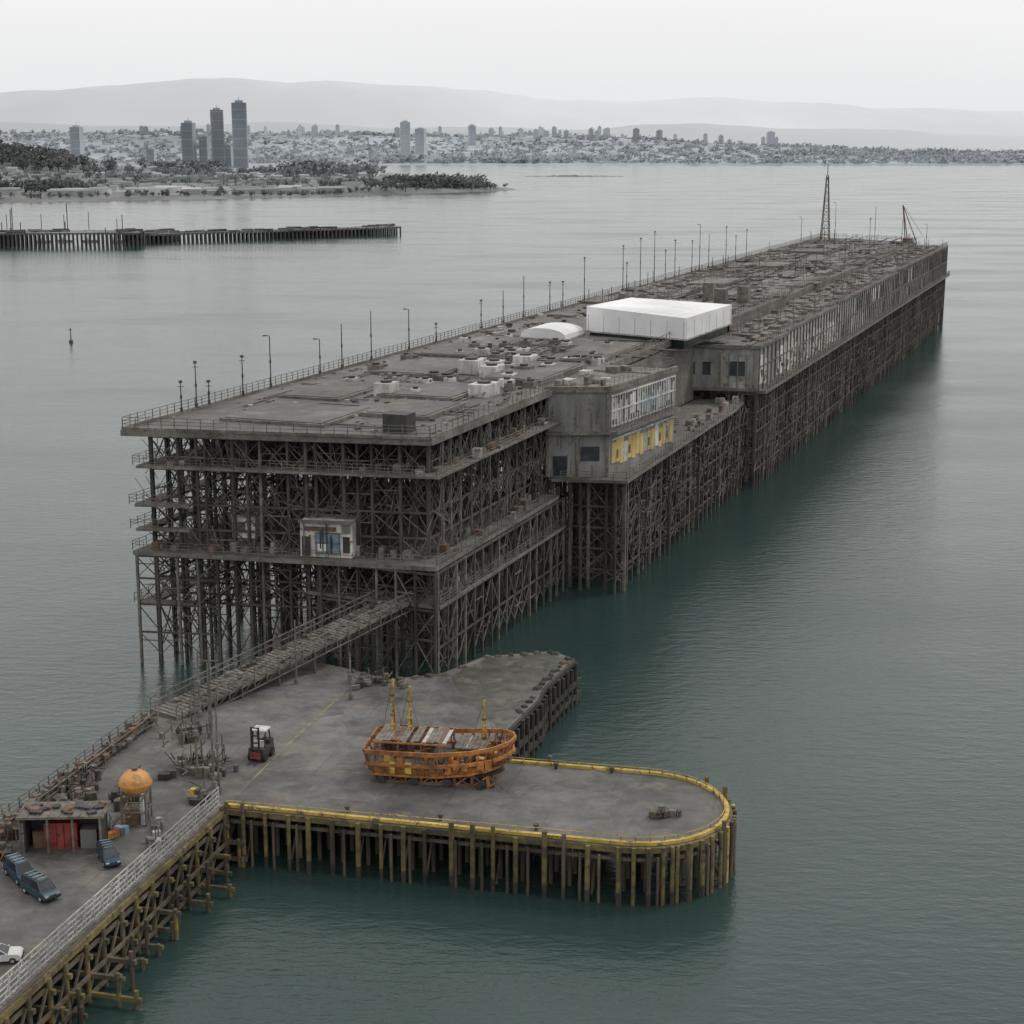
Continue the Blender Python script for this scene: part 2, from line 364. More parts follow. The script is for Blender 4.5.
B.make('office_railing',[M['steel2'],M['edge'],M['offw']],off)

shed=empty('dock_shed')
B=Batch()
segs=[(125.5,150,25.4),(150.05,205,25.8),(205.05,300,26.5),(300.05,424,27.2)]
for i,(s0,s1,zt) in enumerate(segs):
    P0=L2(s0-(2.5 if i==0 else 0),34.5 if i==0 else 37.3);P1=L2(s0,48.4);P2=L2(s1,48.4);P3=L2(s1,37.3)
    B.prism([P0,P1,P2,P3],17.8,zt,0 if i<1 else 2,1)
    band(B,P1,P2,0,1,zt-.1,zt+.5,.08,.4,3)
    band(B,P1,P2,0,1,21.9,22.15,.1,.25,3)
    ln=s1-s0;k=int(ln/3.1)
    for j in range(k+1):
        t=j/k; band(B,P1,P2,max(0,t-.12/ln),min(1,t+.12/ln),17.8,zt-.1,.12,.3,3)
        if j<k:
            u=R.random()
            t0=t+.3/ln;t1=(j+1)/k-.3/ln
            if s0<205 and u<.85:
                m=R.choice([2,4,4,2,6,4,4,2]); z0=18.2+R.uniform(0,.8); band(B,P1,P2,t0,t1,z0,min(zt-.6,z0+R.uniform(3,5.5)),.05,.12,m)
                for q in range(5):
                    ta=t0+(t1-t0)*R.uniform(0,.7); za=z0+R.uniform(.3,2.6)
                    band(B,P1,P2,ta,ta+(t1-t0)*R.uniform(.15,.35),za,za+R.uniform(.4,1.1),.13+.02*q,.04,R.choice([3,4,6,8,2,7,5]))
            elif u<.45: band(B,P1,P2,t0,t1,22.4,zt-1.0,.03,.1,5)
            elif u<.65: band(B,P1,P2,t0,t1,18,21,.03,.1,R.choice([3,5,3,2]))
            elif u<.8: band(B,P1,P2,t0,t1,22.4,zt-.8,.05,.1,4)
    if i==0:
        band(B,P0,P1,-.02,1.03,zt-.1,zt+.5,.1,.4,3)
        band(B,P0,P1,.5,.95,18.2,24.2,.05,.12,2)
        for t in(.52,.63,.74,.85,.94): band(B,P0,P1,t-.006,t+.006,18.2,24.3,.14,.16,3)
        band(B,P0,P1,.64,.83,20.4,23,.12,.08,5)
        for t in(.1,.3): band(B,P0,P1,t,t+.1,20.5,22.8,.03,.1,5)
        band(B,P0,P1,0,1,17.7,18.2,.2,.5,3)
B.make('shed_shell',[M['conc'],M['deck'],M['conc2'],M['edge'],M['offw'],M['glass'],M['yell'],M['rust'],M['black']],shed)
B=Batch()
for (s0,s1,zt) in segs:
    rail(B,[L(s0,48.3,zt+.4),L(s1,48.3,zt+.4)],1.2,1.8,.09,3,0,.2,.15)
for i in range(260):
    s=R.uniform(130,422); z=[q[2] for q in segs if q[0]-1<=s<=q[1]+1][0]
    h=R.uniform(.2,.8); B.box(L(s,R.uniform(38.5,47),z+h/2),(R.uniform(.6,6),R.uniform(.5,2.2),h),PR,R.choice([0,1,1,3]))
    if R.random()<.4: a=L(s,R.uniform(38,48),z); B.beam(a,a+Vector((0,0,R.uniform(2,4))),.12,.12,0)
B.make('shed_roof_fittings',[M['steel2'],M['edge'],M['rust'],M['deck']],shed)

hall=empty('white_hall_building')
B=Batch()
h0,h1,h2,h3=L2(113,20.2),L2(106,40.0),L2(134,41.2),L2(138,21)
def inset(poly,f):
    cx=sum(p[0] for p in poly)/4;cy=sum(p[1] for p in poly)/4
    return [(cx+(p[0]-cx)*f,cy+(p[1]-cy)*f) for p in poly]
B.prism(inset([h0,h1,h2,h3],.95),27.0,28.7,1)  # dark glass block stands in for the shadow in the open base
pl=[h0,h1,h2,h3]; vs=[(p[0],p[1],28.7) for p in pl]+[(pl[0][0],pl[0][1],33.0),(pl[1][0],pl[1][1],32.3),(pl[2][0],pl[2][1],32.2),(pl[3][0],pl[3][1],32.5)]
ar=sum(pl[i][0]*pl[(i+1)%4][1]-pl[(i+1)%4][0]*pl[i][1] for i in range(4))
fc=[(3,2,1,0),(4,5,6),(4,6,7),(0,1,5,4),(1,2,6,5),(2,3,7,6),(3,0,4,7)]
if ar<0: fc=[f[::-1] for f in fc]
B.raw(vs,fc,0)
for P,Q in((h0,h1),(h1,h2)):
    band(B,P,Q,0,1,28.55,28.8,.08,.25,2)
    for i in range(7): 
        t=.02+.96*i/6; band(B,P,Q,t-.0015,t+.0015,28.8,31.6,.015,.03,2)
for i in range(10):
    t=.1*i; a=Vector((*h0,33.03)).lerp(Vector((*h1,32.33)),t); b=Vector((*h3,32.53)).lerp(Vector((*h2,32.23)),t); B.beam(a,b,.08,.05,0)
B.make('hall_shell',[M['white'],M['glass'],M['conc2']],hall)
B=Batch()
n=12; a=[]; 
for i in range(n+1):
    th=math.pi*i/n; a.append((math.cos(th)*4.4,max(0,math.sin(th))**.6*1.7))
vs=[];
for s in(103,113):
    for (dr,dz) in a: vs.append(L(s+.2*(dr),15.6-dr,28.3+dz))
B.raw(vs,[(i,i+1,n+2+i,n+1+i) for i in range(n)]+[tuple(range(n+1)),tuple(range(2*n+1,n,-1))],0,False)
B.prism([L2(103,11),L2(103,20.1),L2(112.8,20.1),L2(112.8,11)],28,28.3,1)
B.make('vault_annex',[M['white'],M['conc2']],hall)

cab=empty('gallery_cabin')
B=Batch()
rot=math.atan2(fl(36).y-fl(0).y,fl(36).x-fl(0).x)
c=fl(24.6,.4); B.box((c.x,c.y,16.0),(6.2,4,4.2),rot,0)
P=Vector((c.x,c.y,0)); dx=Vector((math.cos(rot),math.sin(rot),0)); dn=Vector((math.sin(rot),-math.cos(rot),0))
def fb(x0,x1,z0,z1,o,mi,th=.1):
    a=P+dx*x0+dn*(2+o);b=P+dx*x1+dn*(2+o); a.z=b.z=(z0+z1)/2; B.beam(a,b,th,z1-z0,mi)
fb(-1.2,1.6,14.4,16.7,.05,1); 
for x in(-1.2,-.3,.7,1.6): fb(x-.06,x+.06,14.4,16.8,.12,2)
for z in(14.4,15.6,16.8): fb(-1.3,1.7,z-.06,z+.06,.12,2)
fb(-2.9,-1.9,14,16.3,.04,3); fb(2.0,2.8,14.5,16.4,.04,3); fb(-3.2,3.2,18.0,18.25,.2,2,.5)
fb(-1.0,0.2,14.6,15.5,.14,4); fb(-2.6,1.2,17,17.5,.06,5); fb(1.9,2.9,16.8,17.8,.06,6)
for k in range(8): x=R.uniform(-3,2.8); fb(x,x+.15,R.uniform(14,15),R.uniform(16,18),.2,R.choice([2,3]),.06)
B.make('cabin_shell',[M['offw'],M['blue'],M['edge'],M['black'],M['white'],M['rust'],M['conc']],cab)
cab2=empty('gallery_cabin')
B=Batch(); c=fl(14,1.6); B.box((c.x,c.y,16.6),(2.8,2.4,2.6),rot,0); P=Vector((c.x,c.y,0))
a=P+dx*-1+dn*1.25;b=P+dx*.2+dn*1.25;a.z=b.z=16.7; B.beam(a,b,.1,1.1,1)
B.box((c.x,c.y,18.0),(3.1,2.7,.2),rot,2); B.box((c.x,c.y,14.5),(2.4,2.2,1.4),rot,2)
B.make('cabin_shell',[M['offw'],M['glass'],M['edge']],cab2)

def lamp(s,r,h,z=28.3,arm=0.6):
    B=Batch(); p=L(s,r,z)
    B.cyl(p,p+Vector((0,0,.5)),.18,8); B.cyl(p,p+Vector((0,0,h)),.10,8,.06)
    t=p+Vector((0,0,h)); k=R.random()
    if k<.4:
        B.box(t+Vector((0,0,.1)),(.4,.25,.3),R.random(),1); B.beam(t+Vector((-.4,0,-.5)),t+Vector((.4,0,-.5)),.07,.07)
    elif k<.65:
        B.beam(t,t+Vector((-arm,-.3,.1)),.07,.07); B.box(t+Vector((-arm,-.3,.06)),(.5,.28,.15),.4,1)
    B.box(p+Vector((0,0,h*.5)),(.25,.2,.4),0,0)
    B.make('lamp_post',[M['steel'],M['black']])
for s,h in [(12,3.6),(15.5,5.6),(18.5,2.8),(27,5),(34.5,7),(49,5),(56,6.5),(66,7.5),(80,6.5),(91,3),(113,5),(124,6.0),(135,8),(150,5.5),(158,5),(172,9),(200,10),(203,6),(214,11),(226,12),(236,7),(245,9),(262,8),(270,12),(280,9),(300,10),(312,7),(326,8)]:
    lamp(s,.9 if s<100 else .2,h)
for s,r,h in [(345,20,9),(380,30,14),(330,36,12),(300,34,9),(360,10,11),(400,36,9),(250,30,7),(410,12,14),(392,45,8),(340,46,7)]: lamp(s,r,h,28)
def mast(x,h,w):
    B=Batch(); 
    c=[Vector((x.x+a*w,x.y+b*w,28)) for a,b in((-1,-1),(1,-1),(1,1),(-1,1))]
    ct=[Vector((x.x+a*w*.2,x.y+b*w*.2,28+h)) for a,b in((-1,-1),(1,-1),(1,1),(-1,1))]
    for a,b in zip(c,ct): B.beam(a,b,.26,.26)
    for k in range(10):
        for i in range(4):
            a=c[i].lerp(ct[i],k/10);b=c[(i+1)%4].lerp(ct[(i+1)%4],(k+1)/10); B.beam(a,b,.13,.13); 
            B.beam(a,c[(i+1)%4].lerp(ct[(i+1)%4],k/10),.13,.13)
    B.beam(x+Vector((0,0,28+h)),x+Vector((0,0,28+h+4)),.22,.22)
    B.make('lattice_mast',[M['steel2']])
mast(L(425,6),23,1.5)
B=Batch(); p=L(425,34,28)
B.beam(p,p+Vector((-1.5,0,13)),.3,.3);B.beam(p+Vector((4,0,0)),p+Vector((-1.5,0,13)),.25,.25); B.beam(p+Vector((2,5,0)),p+Vector((-1.5,0,13)),.25,.25)
B.beam(p+Vector((-1.5,0,13)),p+Vector((5,-3,3)),.12,.12); B.box(p+Vector((1,1,.8)),(4,3,1.6),PR)
B.make('derrick_crane',[M['rust']])

# ------------------------------------------------------------------ wharf
wharf=empty('wharf')
def arc(cx,cy,r,a0,a1,n): return [(cx+r*math.cos(math.radians(a0+(a1-a0)*i/n)),cy+r*math.sin(math.radians(a0+(a1-a0)*i/n))) for i in range(n+1)]
C=(10.6,130.2); RR=8.0
arcp=arc(C[0],C[1],RR,-103.4,76.6,20)
edge3=[(-0.2,140.9),(-0.4,149.5),(2.6,158),(3.2,161.5),(6.8,171.5),(4.6,174.5),(-3,172.5),(-7.5,166.5),(-13,164.5),(-19,169)]
poly=[(-45.3,50),(-24.6,130.2)]+arcp+edge3+[(-24,172),(-33.5,157),(-36,152),(-61.2,50)]
B=Batch(); B.prism(poly,4.5,5.0,1,0)
B.make('wharf_deck',[M['asph'],M['timber']],wharf)
# wet greenish landing apron, shade of the cover painted into its dark colour
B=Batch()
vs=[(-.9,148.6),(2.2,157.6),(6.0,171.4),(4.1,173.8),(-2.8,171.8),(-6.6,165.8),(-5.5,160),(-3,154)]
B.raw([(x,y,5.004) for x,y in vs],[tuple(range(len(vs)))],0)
B.make('wet_shaded_apron',[mat('wet_shaded_concrete',(0.04,0.046,0.036),(0.10,0.098,0.08),0.6,0.45,0,.2,spots=((0.13,0.12,0.10),.5,.56))],wharf)
B=Batch()
def off_in(P,Q,o):
    d=(Vector((Q[0],Q[1],0))-Vector((P[0],P[1],0))).normalized(); n=Vector((d.y,-d.x,0))*o; return n
edge=[(-45.3,50),(-24.6,130.2)]; edge2=[(-24.6,130.2)]+arcp+[(-0.2,140.9)]
for e,w,h,mi in((edge,.3,.25,4),(edge2,.36,.26,1)):
    for a,b in zip(e[:-1],e[1:]): 
        n=off_in(a,b,-.22); B.beam(Vector((a[0],a[1],5+h/2))+n,Vector((b[0],b[1],5+h/2))+n,w,h,mi)
for e in(edge,edge2,edge3):
    for a,b in zip(e[:-1],e[1:]):
        n=off_in(a,b,.13)
        B.beam(Vector((a[0],a[1],4.68))+n,Vector((b[0],b[1],4.68))+n,.24,.5,2 if e is not edge3 else 6)
        B.beam(Vector((a[0],a[1],3.85))+n*.6,Vector((b[0],b[1],3.85))+n*.6,.2,.28,0 if e is not edge3 else 6)
def walk(pts,step):
    out=[];acc=0
    for a,b in zip(pts[:-1],pts[1:]):
        a=Vector((a[0],a[1],0));b=Vector((b[0],b[1],0));l=(b-a).length; d=(b-a)/l; t=step-acc if out else 0
        last=0
        while t<=l: out.append((a+d*t,Vector((d.y,-d.x,0)))); last=t; t+=step
        acc=(l-last)
    return out
for p,n in walk(edge2,2.0):
    j=R.uniform(-.12,.12); top=4.9+R.choice([0,.0,.3,.8,.9,.1]); t_=Vector((-n.y,n.x,0))*R.uniform(-.35,.35)
    mi=R.choice([0,2,2]); r_=R.uniform(.16,.23); a=p+t_+n*(.5+j*.5); b_=p+t_+n*.42
    B.cyl(a+Vector((0,0,-3)),a.lerp(b_,.5)+Vector((0,0,1.1)),r_*1.05,8,mi=6)
    B.cyl(a.lerp(b_,.5)+Vector((0,0,1.1)),b_+Vector((0,0,top)),r_,8,mi=mi)
    if R.random()<.7:
        q=p+n*.45+Vector((-n.y,n.x,0))*R.uniform(.5,1.1); B.cyl(q+Vector((0,0,-3)),q+Vector((0,0,4.2)),.13,7,mi=0)
    for k in(2.2,4.6,7.5):
        q=p-n*k+t_; B.cyl(q+Vector((0,0,-3)),q+Vector((0,0,4.5)),.2,6,mi=0)
    if R.random()<.5: B.beam(p+n*.3+Vector((0,0,.6)),p-n*2.2+Vector((0,0,4.2)),.14,.18,0)
for p,n in walk(arcp,1.15): B.cyl(p+n*.42+Vector((0,0,-3)),p+n*.42+Vector((0,0,5.0)),.18,8,mi=R.choice([3,2,2,0]))
for p,n in walk(edge3,1.5):
    B.cyl(p+n*.3+Vector((0,0,-3)),p+n*.3+Vector((0,0,R.uniform(4.3,4.8))),.28,8,mi=6)
    B.cyl(p-n*3+Vector((0,0,-3)),p-n*3+Vector((0,0,4.5)),.26,6,mi=6)
    for z in(1.0,2.4): B.beam(p+n*.35+Vector((0,0,z)),p+n*.35+Vector((-n.y,n.x,0))*1.6+Vector((0,0,z+R.uniform(-.3,.3))),.3,.6,6)
    if R.random()<.7: B.box(p-n*.5+Vector((0,0,5.1)),(R.uniform(.4,1.3),R.uniform(.3,.8),R.uniform(.2,.4)),R.random()*3,R.choice([0,6,6]),.7)
d=(Vector((-24.6,130.2,0))-Vector((-45.3,50,0))).normalized(); nn=Vector((d.y,-d.x,0))
Lc=82.8
t=1.0
while t<Lc+1:
    base=Vector((-45.3,50,0))+d*t
    for o in(0.25,-3.5,-7.5,-11.5,-15):
        q=base+nn*o; B.cyl(q+Vector((0,0,-3)),q+Vector((0,0,4.6)),.22,7,mi=R.choice([0,2]) if o>0 else 0)
    ext=R.uniform(1.6,3.8)
    for z,w in((3.6,.3),(2.2,.28),(0.7,.26)):
        e_=ext*R.uniform(.5,1.3)*(1 if z<1 else .75) if z<3 else .7
        B.beam(base-nn*15+Vector((0,0,z)),base+nn*e_+Vector((0,0,z)),w,w*1.2,R.choice([0,0,2]))
        if z<3: 
            q=base+nn*(e_-.4); B.cyl(q+Vector((0,0,-3)),q+Vector((0,0,z+R.uniform(.2,.9))),.18,7,mi=R.choice([0,2]))
    B.beam(base+Vector((0,0,4.2)),base-nn*3.5+Vector((0,0,.6)),.2,.25,0)
    B.beam(base+nn*.3+Vector((0,0,.8)),base+nn*.3+d*2.3+Vector((0,0,4.0)),.15,.18,0)
    t+=R.uniform(2.1,2.9)
for z in(2.2,.7): B.beam(Vector((-45.3,50,z))+nn*.5,Vector((-24.6,130.2,z))+nn*.5,.22,.28,0)
B.make('piles_and_fascia',[M['timber'],M['ypaint'],M['moss'],M['ypaint'],M['edge'],M['conc'],M['wet']],wharf)

B=Batch()
def P3(a,z): return Vector((a[0],a[1],z))
rail(B,[P3((-45.6,50),5),P3((-25.0,129.8),5)],2.0,1.25,.075,5,0,.05)
a=Vector((-45.6,50,5));b=Vector((-25.0,129.8,5));k=66
for i in range(k):
    p=a.lerp(b,i/k);q=a.lerp(b,(i+1)/k); B.beam(p+Vector((0,0,.1)),q+Vector((0,0,1.9)),.04,.04); B.beam(q+Vector((0,0,.1)),p+Vector((0,0,1.9)),.04,.04)
B.make('mesh_fence',[M['galv']],wharf)
B=Batch()
rail(B,[P3((-60.9,50),5),P3((-36.2,150.5),5)],1.6,1.6,.09,4,0,.1,.05)
rail(B,[P3((-59.3,50),5),P3((-34.8,150.5),5)],1.3,2.1,.09,3,0,.1,.1)
a=Vector((-60.1,50,5.5));b=Vector((-35.5,150.5,5.5)); B.beam(a,b,1.3,.14,1)
for z,o in((5.8,-.3),(5.75,.2),(6.1,.5)): B.beam(a+Vector((o,0,z-5.5)),b+Vector((o,0,z-5.5)),.16,.16,R.choice([0,2]))
for i in range(110):
    p=a.lerp(b,R.uniform(.55,1))+Vector((R.uniform(-.6,.9),0,R.uniform(0,.3))); h=R.uniform(.2,.7); B.box(p+Vector((0,0,h/2)),(R.uniform(.2,.7),R.uniform(.2,.9),h),R.random(),R.choice([0,1,2,0]))
    if R.random()<.35: B.beam(p,p+Vector((R.uniform(-.4,.4),R.uniform(-1.6,1.6),R.uniform(.2,1.6))),.08,.08,R.choice([0,2,0]))
B.make('edge_walkway',[M['steel2'],M['edge'],M['rust']],wharf)
B=Batch()
q=[(-24.4,130.0)]+[(C[0]+(x-C[0])*.95,C[1]+(y-C[1])*.95) for x,y in arcp]+[(-.2,140.4)]
rail(B,[P3(a,5.1) for a in q[1:]],.5,1.2,.06,1,0)
rail(B,[P3(q[0],5.1),P3(q[1],5.1)],.6,2.1,.06,1,0)
B.make('edge_rail',[M['ypaint']],wharf)
B=Batch()
def strip(a,b,w,z=5.008):
    a=Vector((a[0],a[1],z));b=Vector((b[0],b[1],z)); dd=(b-a).normalized(); s=Vector((-dd.y,dd.x,0))*w/2
    B.raw([a-s,b-s,b+s,a+s],[(0,1,2,3)],0)
strip((-21.5,144),(-17.5,160),.22); strip((-24,133),(-21.7,143),.15); strip((-35,100),(-29.5,121),.14); strip((-18,139),(-1,135),.12)
B.make('painted_lines',[mat('faded_yellow_line',(0.18,0.155,0.07),(0.34,0.27,0.09),1.5,0.8,spots=((0.11,0.11,0.105),1.3,0.52))],wharf)
B=Batch()
for (x,y,w,h,rt) in [(5,131,9,7,-.23),(-14,136,7,9,-.2),(-12,150,9,6,.1),(-20,157,6,9,.3),(12,127,4,3,.5),(-33,110,5,8,.25)]:
    vs=[]
    for k in range(18):
        an=2*math.pi*k/18; rr=R.uniform(.8,1.05); vx=math.cos(an); vy=math.sin(an)
        vx=math.copysign(abs(vx)**.5,vx)*w/2*rr; vy=math.copysign(abs(vy)**.5,vy)*h/2*rr
        vs.append((x+vx*math.cos(rt)-vy*math.sin(rt),y+vx*math.sin(rt)+vy*math.cos(rt),5.004))
    B.raw(vs,[tuple(range(18))],0)
B.make('asphalt_patches',[mat('patch_asphalt',(0.075,0.075,0.073),(0.135,0.132,0.126),.6,.7)],wharf)

# ------------------------------------------------------------------ access ramp
ramp=empty('access_ramp')
B=Batch(); a0=Vector((-34.6,153,5.3)); a1=Vector((-13.0,180.0,9.6)); dd=(a1-a0).normalized(); sd=Vector((dd.y,-dd.x,0)).normalized()
B.beam(a0-Vector((0,0,.2)),a1-Vector((0,0,.2)),4.0,.3,1)
for o in(-2,2):
    for k in range(21):
        p=a0.lerp(a1,k/20)+sd*o; B.beam(p-Vector((0,0,1.0)),p+Vector((0,0,1.2)),.1,.1,2)
        if k<20:
            q=a0.lerp(a1,(k+1)/20)+sd*o; B.beam(p-Vector((0,0,1.0)),q+Vector((0,0,0)),.1,.1,0); B.beam(p+Vector((0,0,1.15)),q-Vector((0,0,.1)),.06,.06,2)
    for z in(-1.0,1.2,.6): B.beam(a0+sd*o+Vector((0,0,z)),a1+sd*o+Vector((0,0,z)),.11,.12,2)
for k in range(2,21,3):
    p=a0.lerp(a1,k/20)
    for o in(-1.8,1.8): B.beam(p+sd*o-Vector((0,0,1.0)),Vector((p.x,p.y,4.9 if o>0 else -2))+sd*o*1.1,.25,.25,0)
for k in range(60):
    p=a0.lerp(a1,k/60); B.beam(p-sd*1.9+Vector((0,0,-.01)),p+sd*1.9+Vector((0,0,-.01)),.16,.06,R.choice([1,0,2]))
for i in range(50):
    p=a0.lerp(a1,R.random())+sd*R.uniform(-1.6,1.6); B.box(p+Vector((0,0,.15)),(R.uniform(.2,.8),R.uniform(.2,.6),R.uniform(.1,.35)),R.random()*3,R.choice([0,2,1]))
B.make('ramp_structure',[M['steel'],M['edge'],M['steel2'],M['rust']],ramp)

# ------------------------------------------------------------------ orange work barge on wharf
bg=empty('work_barge')
B=Batch(); rot=-0.16; c=Vector((-6.3,137.4,5)); X=Vector((math.cos(rot),math.sin(rot),0));Y=Vector((-X.y,X.x,0))
def T(x,y,z): return c+X*x+Y*y+Vector((0,0,z))
half=[(-6.4,2.7),(-6.2,3.0),(-3,3.1),(0,3.1),(3,2.9),(5,2.3),(6.2,1.2),(6.6,0)]
def sheer(x): return 0.9*max(0,(x+1)/7.6)**1.6
out=[(x,-y,sheer(x)) for x,y in half]+[(x,y,sheer(x)) for x,y in half[-2::-1]]
n=len(out)
def loop(z,f=1.0): return [T(x*f,y*f,z+s) for x,y,s in out]
lo=loop(.9,.88);hi=loop(1.9,.98)
for i in range(n):
    j=(i+1)%n; B.raw([lo[i],lo[j],hi[j],hi[i]],[(0,1,2,3)],R.choice([0,2,0]))
B.raw([T(x*.98,y*.98,2.0) for x,y,s in out],[tuple(range(n))],1)
B.raw([T(x*.88,y*.88,.95) for x,y,s in out],[tuple(range(n-1,-1,-1))],2)
for z,f,w in((1.95,1.0,.26),(2.9,1.01,.12),(.9,.9,.2)):
    l=loop(z,f)
    for i in range(n): B.beam(l[i],l[(i+1)%n],w,w,0)
l=loop(3.1,1.02)
for i in range(n):
    mi=2 if i in(0,12) else 0
    B.beam(l[i],l[(i+1)%n],.16,.32,mi)
def outl(t):
    k=int(t*n)%n; f=t*n-int(t*n); a=out[k];b=out[(k+1)%n]; return tuple(a[q]+(b[q]-a[q])*f for q in range(3))
for i in range(44):
    x,y,s=outl(i/44); B.beam(T(x*.9,y*.9,.9+s*.9),T(x*1.01,y*1.01,3.15+s),.12,.12,R.choice([0,0,2,0]))
    if R.random()<.5:
        x2,y2,s2=outl((i+1)/44); B.beam(T(x*.95,y*.95,1.2+s),T(x2*1.01,y2*1.01,2.9+s2),.07,.07,R.choice([0,2]))
for i in range(16):  # hung fender boards / panels on the sides
    x=-6+i*.72; 
    if R.random()<.6: B.box(T(x,-3.12,R.uniform(1.7,2.5)),(R.uniform(.4,.7),.08,R.uniform(.5,1.1)),rot,R.choice([0,2,0,3]))
for x in(-5.6,-4.2,-2.8,-1.4,0,1.6,3.2,4.6):
    for y in(-2.5,0,2.3):
        B.beam(T(x,y*.9,0),T(x,y*.9,1.1),.24,.24,R.choice([0,2,2])); 
    B.beam(T(x,-2.3,.1),T(x+1.4,-2.3,1.1),.1,.1,0); B.beam(T(x+1.4,-2.3,.1),T(x,-2.3,1.1),.1,.1,2)
B.beam(T(-6,-2.4,.15),T(5.2,-2.1,.15),.28,.28,2);B.beam(T(-6,2.4,.15),T(5.2,2.1,.15),.28,.28,2)
for x in(-5,-2,1,4):
    B.cyl(T(x,-2.75,.4),T(x,-2.35,.4),.4,12,mi=5)
for x in(-5.6,-3.5,-1.4,.7):
    for y in(-2.2,2.2): B.beam(T(x,y,2),T(x,y,3.7),.12,.12,2)
    B.beam(T(x,-2.3,3.7),T(x,2.3,3.7),.12,.12,0)
B.beam(T(-5.8,-2.2,3.7),T(.9,-2.2,3.7),.12,.14,0);B.beam(T(-5.8,2.2,3.7),T(.9,2.2,3.7),.12,.14,0)
for k in range(18): 
    if R.random()<.15: continue
    B.box(T(-5.5+k*.36,R.uniform(-.2,.2),3.78+R.uniform(0,.05)),(.33,R.uniform(3.4,4.4),.06),rot,R.choice([1,1,2,6,1]))
B.box(T(-3.6,.6,2.7),(3.6,2.2,1.3),rot,2); B.box(T(2.8,.2,3.2),(2.8,3.2,.1),rot,1); B.box(T(2.8,.2,2.6),(2.2,2.2,1.2),rot,2)
for k in range(6): B.beam(T(1.5+k*.5,-1.4,3.28),T(1.5+k*.5,1.8,3.28),.1,.08,R.choice([2,6,1]))
for x in(-4.8,-3.4,-2.0): B.box(T(x,-.53,2.8),(.7,.06,.7),rot,5)
for x,y,h in((-4.7,.8,8.6),(-3.2,1.0,7.9),(3.6,1.2,6.9)):
    B.beam(T(x,y,2.0),T(x+.12,y,h),.18,.18,3); B.beam(T(x+.35,y+.1,2.0),T(x+.12,y,h*.8),.1,.1,0)
    for k in range(5): z=3.4+k*(h-4)/5; B.box(T(x+.06,y,z),(.36,.3,.16),rot+.3*k,R.choice([3,0,2]))
    B.beam(T(x,y,h*.95),T(x+1.6,y-1.5,3.2),.035,.035,2); B.beam(T(x,y,h*.95),T(x-1.2,y+1.2,3.2),.035,.035,2)
for i in range(80):
    x=R.uniform(-5.6,5);y=R.uniform(-2.5,2.3); B.box(T(x,y,2.3),(R.uniform(.2,.8),R.uniform(.2,.6),R.uniform(.3,.9)),R.random()*3,R.choice([0,2,2,1,3]))
B.make('barge_structure',[M['orange'],M['steel2'],M['rust'],M['ypaint'],M['offw'],M['black'],M['conc2']],bg)

# ------------------------------------------------------------------ vehicles
def car(x,y,rot,paint,z=5.0,scale=.9,van=False):
    e=empty('parked_car'); B=Batch()
    prof=[(-2.2,.35),(-2.25,.8),(-2.05,.98),(-1.25,1.02),(-.45,1.02),(1.1,1.02),(1.95,.96),(2.2,.75),(2.22,.35)]
    cabp=[(-1.9,.98),(-1.5,1.48),(.15,1.52),(1.0,1.0)] if not van else [(-2.15,.98),(-2.0,1.75),(.7,1.78),(1.4,1.0)]
    def ext(pf,w0,w1f,mi):
        k=len(pf); zs=[p[1] for p in pf]; zm,zM=min(zs),max(zs)
        vs=[]
        for sgn in(-1,1):
            for px,pz in pf:
                w=w0*(1-(1-w1f)*(pz-zm)/(zM-zm)); vs.append((px,sgn*w,pz))
        B.raw(vs,[tuple(range(k)),tuple(range(2*k-1,k-1,-1))]+[(i,k+i,k+(i+1)%k,(i+1)%k) for i in range(k)],mi)
    ext(prof,.9,.96,0); ext(cabp,.84,.78,1)
    top=max(p[1] for p in cabp)
    x0=cabp[1][0];x1=cabp[2][0]; B.box(((x0+x1)/2,0,top+.015),(x1-x0,1.3,.06),0,0)
    if van:
        for y_ in(-.5,.5): B.beam((x0+.1,y_,top+.1),(x1-.1,y_,top+.1),.05,.05,2)
        for px in(-1.7,-1.0,-.3,.4): B.beam((px,-.6,top+.12),(px,.6,top+.12),.05,.05,4)
    for sgn in(-1,1):
        for px in(x0,(x0+x1)/2,x1):
            B.beam((px,sgn*.67,top),(px+(.0 if px<x1 else .75)-(.3 if px==x0 else 0),sgn*.83,1.0),.08,.08,0)
        for px in(-1.4,1.4): B.cyl((px,sgn*.93,.34),(px,sgn*.7,.34),.34,14,mi=2); B.cyl((px,sgn*.95,.34),(px,sgn*.92,.34),.18,10,mi=4)
        B.box((2.2,sgn*.62,.7),(.1,.36,.16),0,3); B.box((-2.24,sgn*.68,.75),(.08,.3,.16),0,5); B.box((.85,sgn*1.0,1.05),(.12,.2,.14),0,0)
    B.box((2.24,0,.45),(.12,1.7,.16),0,2);B.box((-2.27,0,.45),(.12,1.7,.16),0,2)
    ob=B.make('car_body',[paint,M['glass'],M['rubber'],M['offw'],M['galv'],M['red']],e)
    md=ob.modifiers.new('b','BEVEL'); md.width=.06; md.segments=3; md.limit_method='ANGLE'
    e.location=(x,y,z); e.rotation_euler=(0,0,rot); e.scale=(scale,)*3
pt=mat('teal_car_paint',(0.018,0.05,0.065),(0.03,0.068,0.088),.5,.4,spots=((.05,.055,.055),1.5,.6))
pb=mat('blue_car_paint',(0.018,0.05,0.085),(0.025,0.065,0.11),.5,.4,spots=((.05,.055,.055),1.5,.6))
pw=mat('white_car_paint',(.42,.42,.41),(.52,.52,.51),.5,.45)
pk=mat('dark_car_paint',(.02,.022,.025),(.03,.032,.035),.5,.3)
